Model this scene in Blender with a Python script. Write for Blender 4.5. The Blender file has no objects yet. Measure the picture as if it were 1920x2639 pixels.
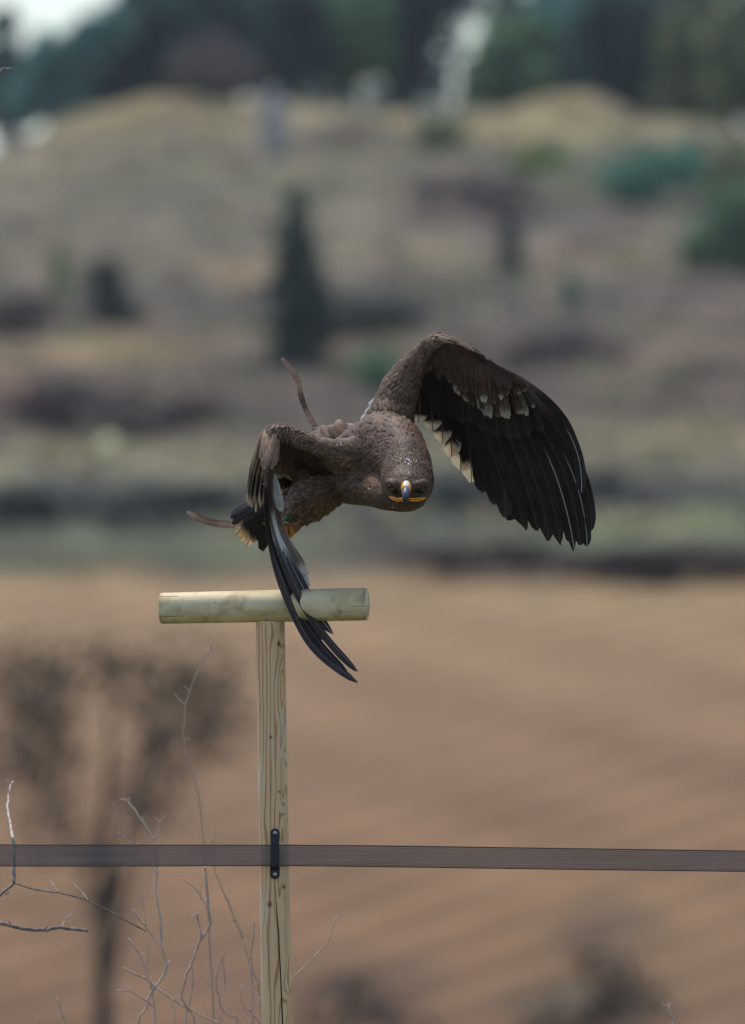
import bpy, math, random
import numpy as np
from mathutils import Vector, noise as mnoise

random.seed(7)
RNG = np.random.default_rng(7)
SC = bpy.context.scene
COL = SC.collection

# ------------------------------------------------------------------ camera, sky, sun, exposure
CAM_H = 1.7          # the camera stands at (0, 0, 1.7) and looks level along +Y
FOCUS = 30.0         # the perch stands 30 m away; there one thousandth of a metre is one pixel of the 1920 px photograph
cam_d = bpy.data.cameras.new('camera')
cam = bpy.data.objects.new('camera', cam_d)
COL.objects.link(cam)
cam.location = (0, 0, CAM_H)
cam.rotation_euler = (math.radians(90), 0, 0)
cam_d.sensor_fit = 'VERTICAL'
cam_d.sensor_height = 36.0
cam_d.sensor_width = 24.0
cam_d.lens = 36.0 / 2.639 * FOCUS
cam_d.clip_start = 0.5
cam_d.clip_end = 6000
cam_d.dof.use_dof = True
cam_d.dof.focus_distance = 29.9
cam_d.dof.aperture_fstop = 4.5
SC.camera = cam

SUN_EL, SUN_AZ = math.radians(66), math.radians(-32)   # azimuth from +Y towards +X
world = bpy.data.worlds.new('World')
SC.world = world
world.use_nodes = True
wn = world.node_tree
wn.nodes.clear()
w_out = wn.nodes.new('ShaderNodeOutputWorld')
w_bg = wn.nodes.new('ShaderNodeBackground')
w_sky = wn.nodes.new('ShaderNodeTexSky')
w_sky.sky_type = 'NISHITA'
w_sky.sun_disc = False
w_sky.sun_elevation = SUN_EL
w_sky.sun_rotation = SUN_AZ
w_sky.air_density = 1.0
w_sky.dust_density = 1.0
w_sky.ozone_density = 1.0
w_hs = wn.nodes.new('ShaderNodeHueSaturation')
w_hs.inputs['Saturation'].default_value = 0.85
w_bg.inputs['Strength'].default_value = 0.085
wn.links.new(w_sky.outputs[0], w_hs.inputs['Color'])
w_tint = wn.nodes.new('ShaderNodeMix')
w_tint.data_type = 'RGBA'
w_tint.blend_type = 'MULTIPLY'
w_tint.inputs[0].default_value = 1.0
w_tint.inputs[7].default_value = (0.92, 0.985, 1.08, 1.0)
wn.links.new(w_hs.outputs[0], w_tint.inputs[6])
wn.links.new(w_tint.outputs[2], w_bg.inputs['Color'])
wn.links.new(w_bg.outputs[0], w_out.inputs['Surface'])

sun_d = bpy.data.lights.new('sun', 'SUN')
sun_d.energy = 1.5
sun_d.angle = math.radians(14)
sun_d.color = (1.0, 0.94, 0.86)
sun = bpy.data.objects.new('sun', sun_d)
COL.objects.link(sun)
sun_dir = Vector((math.sin(SUN_AZ) * math.cos(SUN_EL), math.cos(SUN_AZ) * math.cos(SUN_EL), math.sin(SUN_EL)))
sun.rotation_euler = sun_dir.to_track_quat('Z', 'Y').to_euler()

SC.view_settings.view_transform = 'Standard'
SC.view_settings.look = 'None'
SC.view_settings.exposure = 1.08
SC.view_settings.gamma = 1.0
SC.view_settings.use_curve_mapping = False
SC.cycles.use_denoising = True
SC.cycles.max_bounces = 6

# ------------------------------------------------------------------ helpers
def W(px, py, dy=0.0, d=FOCUS):
    """A point the photograph shows at pixel (px, py) at the distance d + dy, as world coordinates."""
    D = d + dy
    s = D / FOCUS / 1000.0
    return np.array(((px - 960.0) * s, D, CAM_H + (1319.5 - py) * s))

def lin(c):
    c = c / 255.0
    return c / 12.92 if c <= 0.04045 else ((c + 0.055) / 1.055) ** 2.4

def C(r, g, b):
    return (lin(r), lin(g), lin(b), 1.0)

def empty(name, loc, label=None, cat=None, group=None):
    o = bpy.data.objects.new(name, None)
    COL.objects.link(o)
    o.location = loc
    o.empty_display_size = 0.1
    return tag(o, label, cat, group)

def tag(o, label=None, cat=None, group=None, kind=None):
    for k, v in (('label', label), ('category', cat), ('group', group), ('kind', kind)):
        if v:
            o[k] = v
    return o

def mesh_obj(name, verts, faces, mat, parent=None, smooth=True, uvs=None, tone=None, origin=None):
    """One mesh object. verts in world space; origin moves the object's origin; tone is a value per vertex."""
    verts = np.asarray(verts, dtype=float).reshape(-1, 3)
    org = np.zeros(3) if origin is None else np.asarray(origin, dtype=float)
    me = bpy.data.meshes.new(name)
    me.from_pydata((verts - org).tolist(), [], faces)
    if smooth:
        me.polygons.foreach_set('use_smooth', [True] * len(me.polygons))
    if uvs is not None:
        uvs = np.asarray(uvs)
        lv = np.empty(len(me.loops), dtype=np.int32)
        me.loops.foreach_get('vertex_index', lv)
        ul = me.uv_layers.new(name='UVMap')
        ul.data.foreach_set('uv', uvs[lv].astype(np.float32).ravel())
    if tone is not None:
        tone = np.asarray(tone, dtype=np.float32)
        at = me.attributes.new('tone', 'FLOAT', 'POINT')
        at.data.foreach_set('value', tone)
    if mat is not None:
        me.materials.append(mat)
    o = bpy.data.objects.new(name, me)
    COL.objects.link(o)
    ploc = np.zeros(3)
    p = parent
    while p is not None:
        ploc += np.array(p.location)
        p = p.parent
    o.location = (org - ploc).tolist()
    if parent is not None:
        o.parent = parent
    return o

def nz(v):
    v = np.asarray(v, dtype=float)
    n = np.linalg.norm(v, axis=-1, keepdims=True)
    return v / np.maximum(n, 1e-9)

def resample(pts, n):
    """n points along a Catmull-Rom curve through pts, even in length."""
    P = np.asarray(pts, dtype=float)
    if len(P) == 2:
        t = np.linspace(0, 1, n)[:, None]
        return P[0] * (1 - t) + P[1] * t
    Q = np.vstack([2 * P[0] - P[1], P, 2 * P[-1] - P[-2]])
    out = []
    for i in range(1, len(Q) - 2):
        for t in np.linspace(0, 1, 12, endpoint=False):
            a, b, c, d = Q[i - 1], Q[i], Q[i + 1], Q[i + 2]
            out.append(0.5 * (2 * b + (c - a) * t + (2 * a - 5 * b + 4 * c - d) * t * t + (3 * b - a - 3 * c + d) * t ** 3))
    out.append(Q[-2])
    out = np.array(out)
    L = np.concatenate([[0], np.cumsum(np.linalg.norm(np.diff(out, axis=0), axis=1))])
    s = np.linspace(0, L[-1], n)
    return np.stack([np.interp(s, L, out[:, k]) for k in range(out.shape[1])], axis=1)

def bezier(pts, n):
    P = np.asarray(pts, dtype=float)
    k = len(P) - 1
    t = np.linspace(0, 1, n)
    return sum(math.comb(k, i) * ((1 - t) ** (k - i) * t ** i)[:, None] * P[i] for i in range(k + 1))

def frames(P):
    T = nz(np.gradient(P, axis=0))
    up = np.array((0.13, 0.97, 0.2))
    S = nz(np.cross(T, up))
    N = np.cross(S, T)
    return T, S, N

class MB:
    """Collects tubes and other pieces for one mesh."""
    def __init__(self):
        self.v, self.f, self.uv, self.t = [], [], [], []
        self.n = 0
    def add(self, V, F, uv=None, tone=0.5):
        V = np.asarray(V, dtype=float).reshape(-1, 3)
        self.v.append(V)
        self.f += [tuple(i + self.n for i in f) for f in F]
        self.uv.append(np.zeros((len(V), 2)) if uv is None else np.asarray(uv))
        self.t.append(np.full(len(V), tone) if np.isscalar(tone) else np.asarray(tone))
        self.n += len(V)
    def tube(self, pts, radii, seg=7, n=None, tone=0.5, flat=1.0):
        P = np.asarray(pts, dtype=float)
        if n:
            P = resample(P, n)
        R = np.interp(np.linspace(0, 1, len(P)), np.linspace(0, 1, len(np.atleast_1d(radii))), np.atleast_1d(radii)) if np.size(radii) > 1 else np.full(len(P), float(radii))
        T, S, N = frames(P)
        a = np.linspace(0, 2 * math.pi, seg, endpoint=False)
        ring = S[:, None, :] * np.cos(a)[None, :, None] + N[:, None, :] * np.sin(a)[None, :, None] * flat
        V = (P[:, None, :] + ring * R[:, None, None]).reshape(-1, 3)
        F = []
        m = len(P)
        for i in range(m - 1):
            for j in range(seg):
                k = (j + 1) % seg
                F.append((i * seg + j, i * seg + k, (i + 1) * seg + k, (i + 1) * seg + j))
        F.append(tuple(range(seg - 1, -1, -1)))
        F.append(tuple(range((m - 1) * seg, m * seg)))
        uu = np.repeat(np.linspace(0, 1, m), seg)
        vv = np.tile(np.linspace(0, 1, seg), m)
        self.add(V, F, np.stack([uu, vv], 1), tone)
    def ball(self, c, r, seg=14, rings=9, tone=0.5):
        r = np.broadcast_to(np.asarray(r, dtype=float), (3,))
        V, F = [], []
        for i in range(rings + 1):
            th = math.pi * i / rings
            for j in range(seg):
                ph = 2 * math.pi * j / seg
                V.append((math.sin(th) * math.cos(ph), math.sin(th) * math.sin(ph), math.cos(th)))
        for i in range(rings):
            for j in range(seg):
                k = (j + 1) % seg
                F.append((i * seg + j, (i + 1) * seg + j, (i + 1) * seg + k, i * seg + k))
        self.add(np.array(V) * r + np.asarray(c), F, None, tone)
    def build(self, name, mat, parent=None, smooth=True, origin=None):
        return mesh_obj(name, np.vstack(self.v), self.f, mat, parent, smooth, np.vstack(self.uv), np.concatenate(self.t), origin)

# ------------------------------------------------------------------ material helpers
class NT:
    def __init__(self, name):
        self.m = bpy.data.materials.new(name)
        self.m.use_nodes = True
        self.t = self.m.node_tree
        self.t.nodes.clear()
        self.out = self.t.nodes.new('ShaderNodeOutputMaterial')
    def n(self, typ, **kw):
        x = self.t.nodes.new(typ)
        for k, v in kw.items():
            setattr(x, k, v)
        return x
    def l(self, a, b):
        self.t.links.new(a, b)
    def put(self, sock, v):
        if hasattr(v, 'is_output'):
            self.l(v, sock)
        else:
            sock.default_value = v
    def math(self, op, a, b=0.0, c=None, clamp=False):
        x = self.n('ShaderNodeMath', operation=op, use_clamp=clamp)
        self.put(x.inputs[0], a)
        self.put(x.inputs[1], b)
        if c is not None:
            self.put(x.inputs[2], c)
        return x.outputs[0]
    def mix(self, f, a, b, mode='MIX'):
        x = self.n('ShaderNodeMix', data_type='RGBA', blend_type=mode)
        self.put(x.inputs[0], f)
        self.put(x.inputs[6], a)
        self.put(x.inputs[7], b)
        return x.outputs[2]
    def step(self, x, lo, hi):
        r = self.n('ShaderNodeMapRange', interpolation_type='SMOOTHSTEP')
        self.put(r.inputs[0], x)
        self.put(r.inputs[1], lo)
        self.put(r.inputs[2], hi)
        return r.outputs[0]
    def noise(self, vec=None, scale=5.0, detail=3.0, rough=0.5):
        x = self.n('ShaderNodeTexNoise')
        x.inputs['Scale'].default_value = scale
        x.inputs['Detail'].default_value = detail
        x.inputs['Roughness'].default_value = rough
        if vec is not None:
            self.l(vec, x.inputs['Vector'])
        return x.outputs[0]
    def coord(self, which='Object', scale=None):
        c = self.n('ShaderNodeTexCoord').outputs[which]
        if scale is not None:
            mp = self.n('ShaderNodeMapping')
            mp.inputs['Scale'].default_value = scale
            self.l(c, mp.inputs['Vector'])
            return mp.outputs[0]
        return c
    def attr(self, name='tone', out='Fac'):
        return self.n('ShaderNodeAttribute', attribute_name=name).outputs[out]
    def rnd(self):
        return self.n('ShaderNodeObjectInfo').outputs['Random']
    def bump(self, h, strength=0.3, dist=0.001):
        b = self.n('ShaderNodeBump')
        b.inputs['Strength'].default_value = strength
        b.inputs['Distance'].default_value = dist
        self.l(h, b.inputs['Height'])
        return b.outputs[0]
    def principled(self, color, rough=0.6, spec=0.3, normal=None, **kw):
        p = self.n('ShaderNodeBsdfPrincipled')
        self.put(p.inputs['Base Color'], color)
        self.put(p.inputs['Roughness'], rough)
        self.put(p.inputs['Specular IOR Level'], spec)
        if normal is not None:
            self.l(normal, p.inputs['Normal'])
        for k, v in kw.items():
            self.put(p.inputs[k.replace('_', ' ')], v)
        return p.outputs[0]
    def done(self, sh):
        self.l(sh, self.out.inputs['Surface'])
        return self.m

def mat_simple(name, col, rough=0.6, spec=0.3, var=0.25, scale=40.0, bump=0.2, dist=0.0006, **kw):
    t = NT(name)
    nz_ = t.noise(t.coord('Object'), scale, 4.0)
    dark = tuple(c * (1 - var) for c in col[:3]) + (1,)
    lite = tuple(min(1, c * (1 + var)) for c in col[:3]) + (1,)
    c = t.mix(t.step(nz_, 0.3, 0.7), dark, lite)
    return t.done(t.principled(c, rough, spec, t.bump(nz_, bump, dist), **kw))

def mat_feather(name, base, tip=None, tip_at=0.9, tip_w=0.06, edge=None, shaft=None, root=None, root_to=0.3,
                rough=0.55, spec=0.2, transl=0.0, bars=0.0, shaft_from=0.0, fray=0.10, band=None, band_at=(0.6, 0.85)):
    """Vane of a feather: u runs from quill to tip, v across. Pigment only: base, pale tip, pale edges, white root, bars."""
    t = NT(name)
    uv = t.n('ShaderNodeSeparateXYZ')
    t.l(t.coord('UV'), uv.inputs[0])
    u, v = uv.outputs[0], uv.outputs[1]
    av = t.math('ABSOLUTE', t.math('SUBTRACT', v, 0.5))          # 0 at the shaft, 0.5 at the edge
    oi = t.rnd()
    vec = t.n('ShaderNodeCombineXYZ')
    t.l(t.math('MULTIPLY', u, 9.0), vec.inputs[0])
    t.l(t.math('MULTIPLY', v, 3.0), vec.inputs[1])
    t.l(t.math('MULTIPLY', oi, 60.0), vec.inputs[2])
    mott = t.noise(vec.outputs[0], 1.0, 4.0)
    barb = t.n('ShaderNodeCombineXYZ')
    t.l(t.math('MULTIPLY', t.math('SUBTRACT', u, t.math('MULTIPLY', av, 0.22)), 90.0), barb.inputs[0])
    t.l(t.math('MULTIPLY', av, 2.0), barb.inputs[1])
    t.l(t.math('MULTIPLY', oi, 60.0), barb.inputs[2])
    fine = t.noise(barb.outputs[0], 1.0, 2.0)
    c = t.mix(t.step(mott, 0.3, 0.75), tuple(x * 0.72 for x in base[:3]) + (1,), tuple(min(1, x * 1.35) for x in base[:3]) + (1,))
    uj = t.math('ADD', u, t.math('MULTIPLY', t.math('SUBTRACT', fine, 0.5), fray))
    if bars:
        w = t.math('SINE', t.math('MULTIPLY', uj, 46.0))
        c = t.mix(t.math('MULTIPLY', t.step(w, 0.2, 0.9), bars), c, tuple(x * 0.4 for x in base[:3]) + (1,))
    if root:
        c = t.mix(t.math('SUBTRACT', 1.0, t.step(uj, root_to - 0.12, root_to + 0.1)), c, root)
    if band:
        c = t.mix(t.math('MULTIPLY', t.step(uj, band_at[0], band_at[0] + 0.05), t.math('SUBTRACT', 1.0, t.step(uj, band_at[1], band_at[1] + 0.05))), c, band)
    if edge:
        c = t.mix(t.math('MULTIPLY', t.step(av, 0.36, 0.48), 0.6), c, edge)
    if tip:
        c = t.mix(t.step(uj, tip_at - tip_w, tip_at + tip_w), c, tip)
    sh = shaft or tuple(min(1, x * 2.6 + 0.01) for x in base[:3]) + (1,)
    c = t.mix(t.math('MULTIPLY', t.math('SUBTRACT', 1.0, t.step(av, 0.018, 0.035)), t.step(u, shaft_from - .01, shaft_from + .1)), c, sh)
    c = t.mix(1.0, c, t.mix(fine, (0.72, 0.72, 0.72, 1), (1.25, 1.25, 1.25, 1)), 'MULTIPLY')
    c = t.mix(1.0, c, t.mix(oi, (0.85, 0.85, 0.85, 1), (1.15, 1.13, 1.1, 1)), 'MULTIPLY')
    s = t.principled(c, rough, spec, t.bump(fine, 0.25, 0.0012))
    if transl:
        tr = t.n('ShaderNodeBsdfTranslucent')
        t.l(c, tr.inputs['Color'])
        mx = t.n('ShaderNodeMixShader')
        mx.inputs[0].default_value = transl
        t.l(s, mx.inputs[1])
        t.l(tr.outputs[0], mx.inputs[2])
        s = mx.outputs[0]
    return t.done(s)

def mat_tone(name, a, b, rough=0.8, spec=0.15, mid=None, nscale=None, transl=0.0):
    """Colour between a and b by the mesh's 'tone' attribute (a value per leaf, twig or feather)."""
    t = NT(name)
    tn = t.attr('tone')
    if nscale:
        tn = t.math('ADD', tn, t.math('MULTIPLY', t.math('SUBTRACT', t.noise(t.coord('Object'), nscale, 3.0), 0.5), 0.7), clamp=True)
    c = t.mix(tn, a, b)
    s = t.principled(c, rough, spec)
    if transl:
        tr = t.n('ShaderNodeBsdfTranslucent')
        t.l(c, tr.inputs['Color'])
        mx = t.n('ShaderNodeMixShader')
        mx.inputs[0].default_value = transl
        t.l(s, mx.inputs[1])
        t.l(tr.outputs[0], mx.inputs[2])
        s = mx.outputs[0]
    return t.done(s)

# ------------------------------------------------------------------ ground: one sheet out to the horizon
# (distance, row of the photograph where that ground shows) down the middle of the view
PROF = [(155, 2740), (165, 2480), (180, 2110), (200, 1710), (215, 1490), (219, 1410), (238, 1335), (244, 1225), (263, 1130),
        (268, 1015), (288, 945), (294, 850), (316, 715), (337, 525), (352, 372), (363, 288)]
def z_of(py, d):
    return CAM_H + (1319.5 - py) * d / 30000.0
PD = [-200, 0, 24, 38, 60, 90, 120] + [p[0] for p in PROF] + [372, 395, 440, 600, 900, 3000]
PZ = [0.0, 0.0, 0.0, -0.15, -3.2, -6.8, -8.0] + [z_of(p[1], p[0]) for p in PROF] + [14.6, 13.2, 10.0, -6.0, -30.0, -60.0]
def crest(x):
    xs = [-60, -14, -11.7, -9.2, -6.9, -4, 0, 4, 5.5, 7.0, 8.5, 11.7, 60]
    zs = [-3.5, -2.3, -1.15, 0.1, 0.3, 0.1, 0.0, -0.1, 0.35, 0.25, -0.35, -0.6, -3]
    return np.interp(x, xs, zs)
def ground_z(x, y):
    z = np.interp(y, PD, PZ)
    w = np.clip((y - 325) / 30, 0, 1) * np.clip((420 - y) / 30, 0, 1)
    z = z + crest(x) * w
    far = np.clip((y - 60) / 60, 0, 1)
    z = z + far * (0.16 * np.sin(x * 0.55 + y * 0.13) + 0.10 * np.sin(x * 1.3 - y * 0.31)) * np.clip((y - 200) / 40, 0, 1)
    z = z + 0.0035 * x * far * np.clip((y - 200) / 50, 0, 1)
    return z

# ground cover seen on the slope, authored in the photograph's coordinates (1650 px wide) and stored per vertex
TAN, PALE, OLIVE = (150, 128, 103), (150, 141, 116), (132, 130, 106)
MAUVE, SLATE, GREEN, DARKG, EARTH = (106, 94, 92), (66, 66, 68), (112, 118, 92), (66, 74, 62), (92, 76, 68)
BASE_ROWS = [(-400, (105, 105, 88)), (190, (150, 136, 108)), (260, (146, 135, 108)), (330, (124, 118, 100)), (420, (122, 116, 102)), (520, (120, 112, 101)),
             (590, (128, 118, 103)), (640, (98, 92, 86)), (700, (98, 91, 85)), (760, (126, 113, 97)), (830, (108, 96, 88)), (900, (93, 84, 80)), (950, (100, 93, 84)),
             (990, (132, 124, 102)), (1050, (128, 122, 103)), (1085, (82, 82, 78)), (1140, (72, 74, 70)), (1185, (92, 98, 80)), (1225, (98, 96, 82)), (1270, (120, 106, 90)),
             (1300, (160, 137, 110)), (1400, (156, 130, 105)), (1700, (140, 113, 92)), (1950, (140, 111, 88)), (2300, (126, 98, 80)), (3000, (120, 95, 76))]
PATCH = [(250, 250, 220, 35, (154, 138, 110), .7), (110, 350, 110, 40, (150, 138, 118), .6), (430, 330, 160, 40, (124, 112, 98), .5), (400, 370, 90, 25, GREEN, .5),
         (600, 400, 60, 22, GREEN, .6), (620, 290, 45, 70, (140, 133, 130), .5), (760, 300, 120, 35, (84, 74, 70), .8), (740, 245, 60, 18, PALE, .5), (930, 258, 70, 22, (160, 142, 112), .9),
         (980, 300, 60, 45, (72, 76, 66), .9), (1260, 285, 230, 24, (164, 152, 118), .9), (1250, 225, 70, 30, (152, 138, 106), .9), (1390, 240, 45, 30, (140, 126, 110), .8),
         (1200, 365, 80, 32, (78, 100, 70), .8), (1310, 400, 40, 28, (124, 116, 92), .7), (1450, 390, 130, 60, (62, 84, 74), .9), (1600, 430, 90, 120, (64, 78, 62), .8),
         (1040, 420, 140, 55, MAUVE, .9), (1130, 480, 160, 40, (98, 88, 92), .8), (960, 490, 120, 22, (116, 98, 92), .7), (1300, 480, 120, 30, (92, 84, 84), .6),
         (900, 560, 130, 28, (142, 130, 108), .8), (1330, 555, 140, 28, (134, 118, 98), .7), (770, 520, 60, 60, (140, 134, 116), .6), (430, 510, 120, 25, (134, 128, 112), .6),
         (520, 600, 70, 35, (152, 130, 108), .9), (80, 590, 80, 40, (128, 116, 106), .5), (1050, 620, 140, 25, (96, 92, 78), .7), (870, 690, 120, 45, (86, 80, 80), .8),
         (80, 690, 110, 50, (84, 74, 76), .8), (400, 650, 120, 35, (96, 92, 84), .5), (240, 785, 170, 38, (162, 140, 114), .9), (450, 770, 100, 50, (134, 118, 100), .6),
         (1250, 760, 160, 50, (88, 76, 76), .9), (1550, 690, 160, 60, (116, 100, 92), .6), (1450, 850, 200, 50, (112, 96, 84), .6), (820, 820, 80, 40, (76, 80, 68), .8),
         (560, 800, 120, 40, (80, 78, 76), .7), (130, 890, 150, 60, (104, 84, 82), .9), (330, 930, 170, 50, (88, 82, 76), .7), (30, 840, 60, 50, (150, 120, 96), .5),
         (1480, 975, 260, 50, (140, 130, 106), .9), (1150, 985, 200, 35, (132, 122, 100), .7), (200, 1030, 260, 28, (140, 134, 112), .7), (600, 1010, 120, 30, (134, 126, 104), .6),
         (300, 1115, 300, 45, (62, 66, 66), .8), (1200, 1075, 320, 42, (58, 62, 62), .9), (1600, 1050, 120, 30, (110, 106, 92), .6), (1440, 1155, 250, 32, (134, 142, 104), 1.0),
         (1150, 1165, 120, 25, (98, 104, 80), .8), (450, 1210, 330, 38, (108, 114, 90), .9), (60, 1255, 110, 26, (104, 112, 88), .8), (900, 1195, 120, 25, (92, 98, 84), .6),
         (1000, 1232, 240, 32, (78, 68, 66), .9), (1500, 1245, 240, 42, (66, 56, 54), .95), (700, 1240, 160, 20, (104, 98, 88), .6), (180, 1320, 240, 40, (158, 132, 108), .8),
         (1550, 2000, 200, 200, (140, 114, 88), .6), (1200, 2000, 300, 140, (146, 117, 90), .5), (820, 2190, 160, 60, (96, 78, 66), .7), (1350, 2050, 90, 80, (100, 84, 74), .7),
         (1320, 2220, 180, 50, (78, 74, 62), .8)]
def ground_color(x, y, z):
    px = (960 + x * 30000.0 / y) / 1.16364
    py = (1319.5 - (z - CAM_H) * 30000.0 / y) / 1.16364
    jx = 24 * np.sin(y * 0.9 + x * 0.7) + 18 * np.sin(x * 2.1 - y * 0.4)
    jy = 7 * np.sin(x * 0.9 + 1.0) + 6 * np.sin(x * 2.3 + y * 0.2)
    rows = np.array([r[0] for r in BASE_ROWS])
    col = np.stack([np.interp(py + jy, rows, [lin(r[1][k]) for r in BASE_ROWS]) for k in range(3)], 1)
    for cx, cy, rx, ry, c, s in PATCH:
        q = ((px + jx - cx) / rx) ** 2 + ((py + jy - cy) / ry) ** 2
        w = (np.exp(-q * q * 0.7) * s)[:, None]
        col = col * (1 - w) + np.array([lin(k) for k in c]) * w
    return col

def build_ground():
    xs = np.concatenate([-np.geomspace(16, 900, 26)[::-1], np.arange(-15.5, 15.6, 0.25), np.geomspace(16, 900, 26)])
    ys = np.concatenate([[-200, -80, -20, 0], np.arange(4, 60, 2.0), np.arange(60, 150, 3.0), np.arange(150, 372, 0.6), np.arange(374, 440, 4.0), np.geomspace(445, 3000, 24)])
    X, Y = np.meshgrid(xs, ys)
    x, y = X.ravel(), Y.ravel()
    z = ground_z(x, y)
    # drill rows across the ploughed field, real ridges
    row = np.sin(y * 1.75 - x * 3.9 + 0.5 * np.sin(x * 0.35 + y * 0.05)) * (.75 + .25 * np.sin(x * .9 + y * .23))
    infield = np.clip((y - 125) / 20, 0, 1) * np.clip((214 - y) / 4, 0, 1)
    z = z + infield * row * 0.05
    nx = len(xs)
    F = []
    for j in range(len(ys) - 1):
        b = j * nx
        F += [(b + i, b + i + 1, b + nx + i + 1, b + nx + i) for i in range(nx - 1)]
    col = np.empty((len(x), 4)); col[:, 3] = 1 - .72 * infield
    near = np.array([lin(88), lin(88), lin(58)])
    col[:, :3] = near
    vis = (y > 120)
    col[vis, :3] = ground_color(x[vis], y[vis], z[vis])
    col[:, :3] *= np.where(y > 216, 1.0, 0.0)[:, None] * np.array((.70, .70, .63)) + np.where(y > 216, 0.0, 1.0)[:, None] * np.array((.78, .75, .62))
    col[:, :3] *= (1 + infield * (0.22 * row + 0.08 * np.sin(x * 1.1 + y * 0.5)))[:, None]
    t = NT('hillside_grass_and_soil')
    a = t.attr('cover', 'Color')
    n1 = t.noise(t.coord('Object', (1.0, .45, 1.0)), 0.6, 5.0, 0.6)
    n2 = t.noise(t.coord('Object'), 3.5, 4.0, 0.6)
    al = t.attr('cover', 'Alpha')
    c = t.mix(al, a, t.mix(t.step(n1, 0.25, 0.75), (0.62, 0.62, 0.60, 1), (1.36, 1.33, 1.28, 1)), 'MULTIPLY')
    c = t.mix(al, c, t.mix(t.step(n2, 0.25, 0.75), (0.75, 0.75, 0.75, 1), (1.25, 1.25, 1.22, 1)), 'MULTIPLY')
    m = t.done(t.principled(c, 0.95, 0.1, t.bump(n2, 0.5, 0.15)))
    g = mesh_obj('ground', np.stack([x, y, z], 1), F, m)
    ca = g.data.color_attributes.new('cover', 'FLOAT_COLOR', 'POINT')
    ca.data.foreach_set('color', col.astype(np.float32).ravel())
    tag(g, kind='structure')
build_ground()

# the thin air over the valley: one closed box round everything
def build_haze():
    x0, x1, y0, y1, z0, z1 = -960, 960, -260, 3100, -62, 32
    V = [(x, y, z) for z in (z0, z1) for y in (y0, y1) for x in (x0, x1)]
    F = [(0, 2, 3, 1), (4, 5, 7, 6), (0, 1, 5, 4), (2, 6, 7, 3), (0, 4, 6, 2), (1, 3, 7, 5)]
    t = NT('thin_valley_haze')
    v = t.n('ShaderNodeVolumePrincipled')
    v.inputs['Color'].default_value = (.90, .96, 1.0, 1)
    v.inputs['Density'].default_value = 0.00013
    v.inputs['Anisotropy'].default_value = 0.0
    t.l(v.outputs[0], t.out.inputs['Volume'])
    tag(mesh_obj('haze', V, F, t.m, None, False), kind='stuff')
build_haze()

# ------------------------------------------------------------------ trees, shrubs and stones of the hillside
def leaf_cloud(lobes, n, size, rng, clump=0.35, soft=False):
    """n leaf sprays (bent quads) spread in clumps through ellipsoid lobes [(centre, (rx, ry, rz))]; each spray has a tone."""
    vol = np.array([r[0] * r[1] * r[2] for _, r in lobes]) ** 0.8
    pick = rng.choice(len(lobes), n, p=vol / vol.sum())
    cen = np.array([c for c, _ in lobes])[pick]
    rad = np.array([r for _, r in lobes])[pick]
    k = max(6, n // 14)
    d = nz(rng.normal(size=(n, 3)))
    rr = rng.random(n) ** (0.7 if soft else 0.45) * (1.3 if soft else 1.0)
    p = cen + d * rad * rr[:, None]
    # clumps: draw part of the sprays towards clump centres
    cc = p[rng.choice(n, k, replace=False)]
    ctone = rng.random(k)
    idx = np.empty(n, dtype=int)
    for s in range(0, n, 2000):
        idx[s:s + 2000] = np.argmin(((p[s:s + 2000, None, :] - cc[None]) ** 2).sum(-1), axis=1)
    p = p + (cc[idx] - p) * clump
    tone = np.clip(ctone[idx] * 0.7 + rng.random(n) * 0.35, 0, 1)
    a = nz(rng.normal(size=(n, 3)))
    b = nz(np.cross(a, rng.normal(size=(n, 3))))
    s = size * (0.6 + 0.8 * rng.random(n))[:, None]
    V = np.stack([p - a * s, p + b * s * 0.55, p + a * s, p - b * s * 0.55], 1).reshape(-1, 3)
    F = [(4 * i, 4 * i + 1, 4 * i + 2, 4 * i + 3) for i in range(n)]
    return V, F, np.repeat(tone, 4)

M_BARK = mat_simple('grey_brown_bark', C(82, 72, 62), 0.9, 0.1, 0.4, 6.0, 0.6, 0.02)
LEAF = {
    'blue': mat_tone('blue_green_needles', C(79, 117, 117), C(139, 180, 168), transl=.35),
    'dark': mat_tone('dark_needles', C(42, 64, 66), C(94, 124, 114), transl=.35),
    'green': mat_tone('mid_green_leaves', C(74, 108, 81), C(139, 170, 127), transl=.35),
    'olive': mat_tone('olive_leaves', C(91, 103, 76), C(156, 163, 120), transl=.35),
    'teal': mat_tone('teal_leaves', C(69, 115, 98), C(120, 170, 141), transl=.35),
    'lime': mat_tone('yellow_green_leaves', C(104, 128, 62), C(150, 166, 94), transl=.25),
    'brown': mat_tone('bare_brown_twigs', C(106, 96, 92), C(148, 134, 126)),
    'umber': mat_tone('dark_bare_twigs', C(86, 72, 60), C(124, 106, 88)),
    'mauve': mat_tone('dead_bramble_canes', C(80, 68, 68), C(120, 104, 100)),
    'maroon': mat_tone('maroon_hedge_twigs', C(58, 47, 45), C(92, 77, 70)),
    'thicket': mat_tone('bare_twig_thicket', C(82, 72, 58), C(118, 104, 84)),
    'pine': mat_tone('dark_pine_needles', C(44, 58, 52), C(86, 106, 92), transl=.3),
    'slate': mat_tone('dark_winter_scrub', C(50, 56, 56), C(90, 96, 88)),
    'straw': mat_tone('dry_grass_blades', C(150, 132, 98), C(206, 186, 146)),
}

def F2(fx, fy, d):
    """World point for a spot given in 1650-px coordinates of the photograph at distance d."""
    return W(fx * 1.16364, fy * 1.16364, 0, d)

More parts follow.
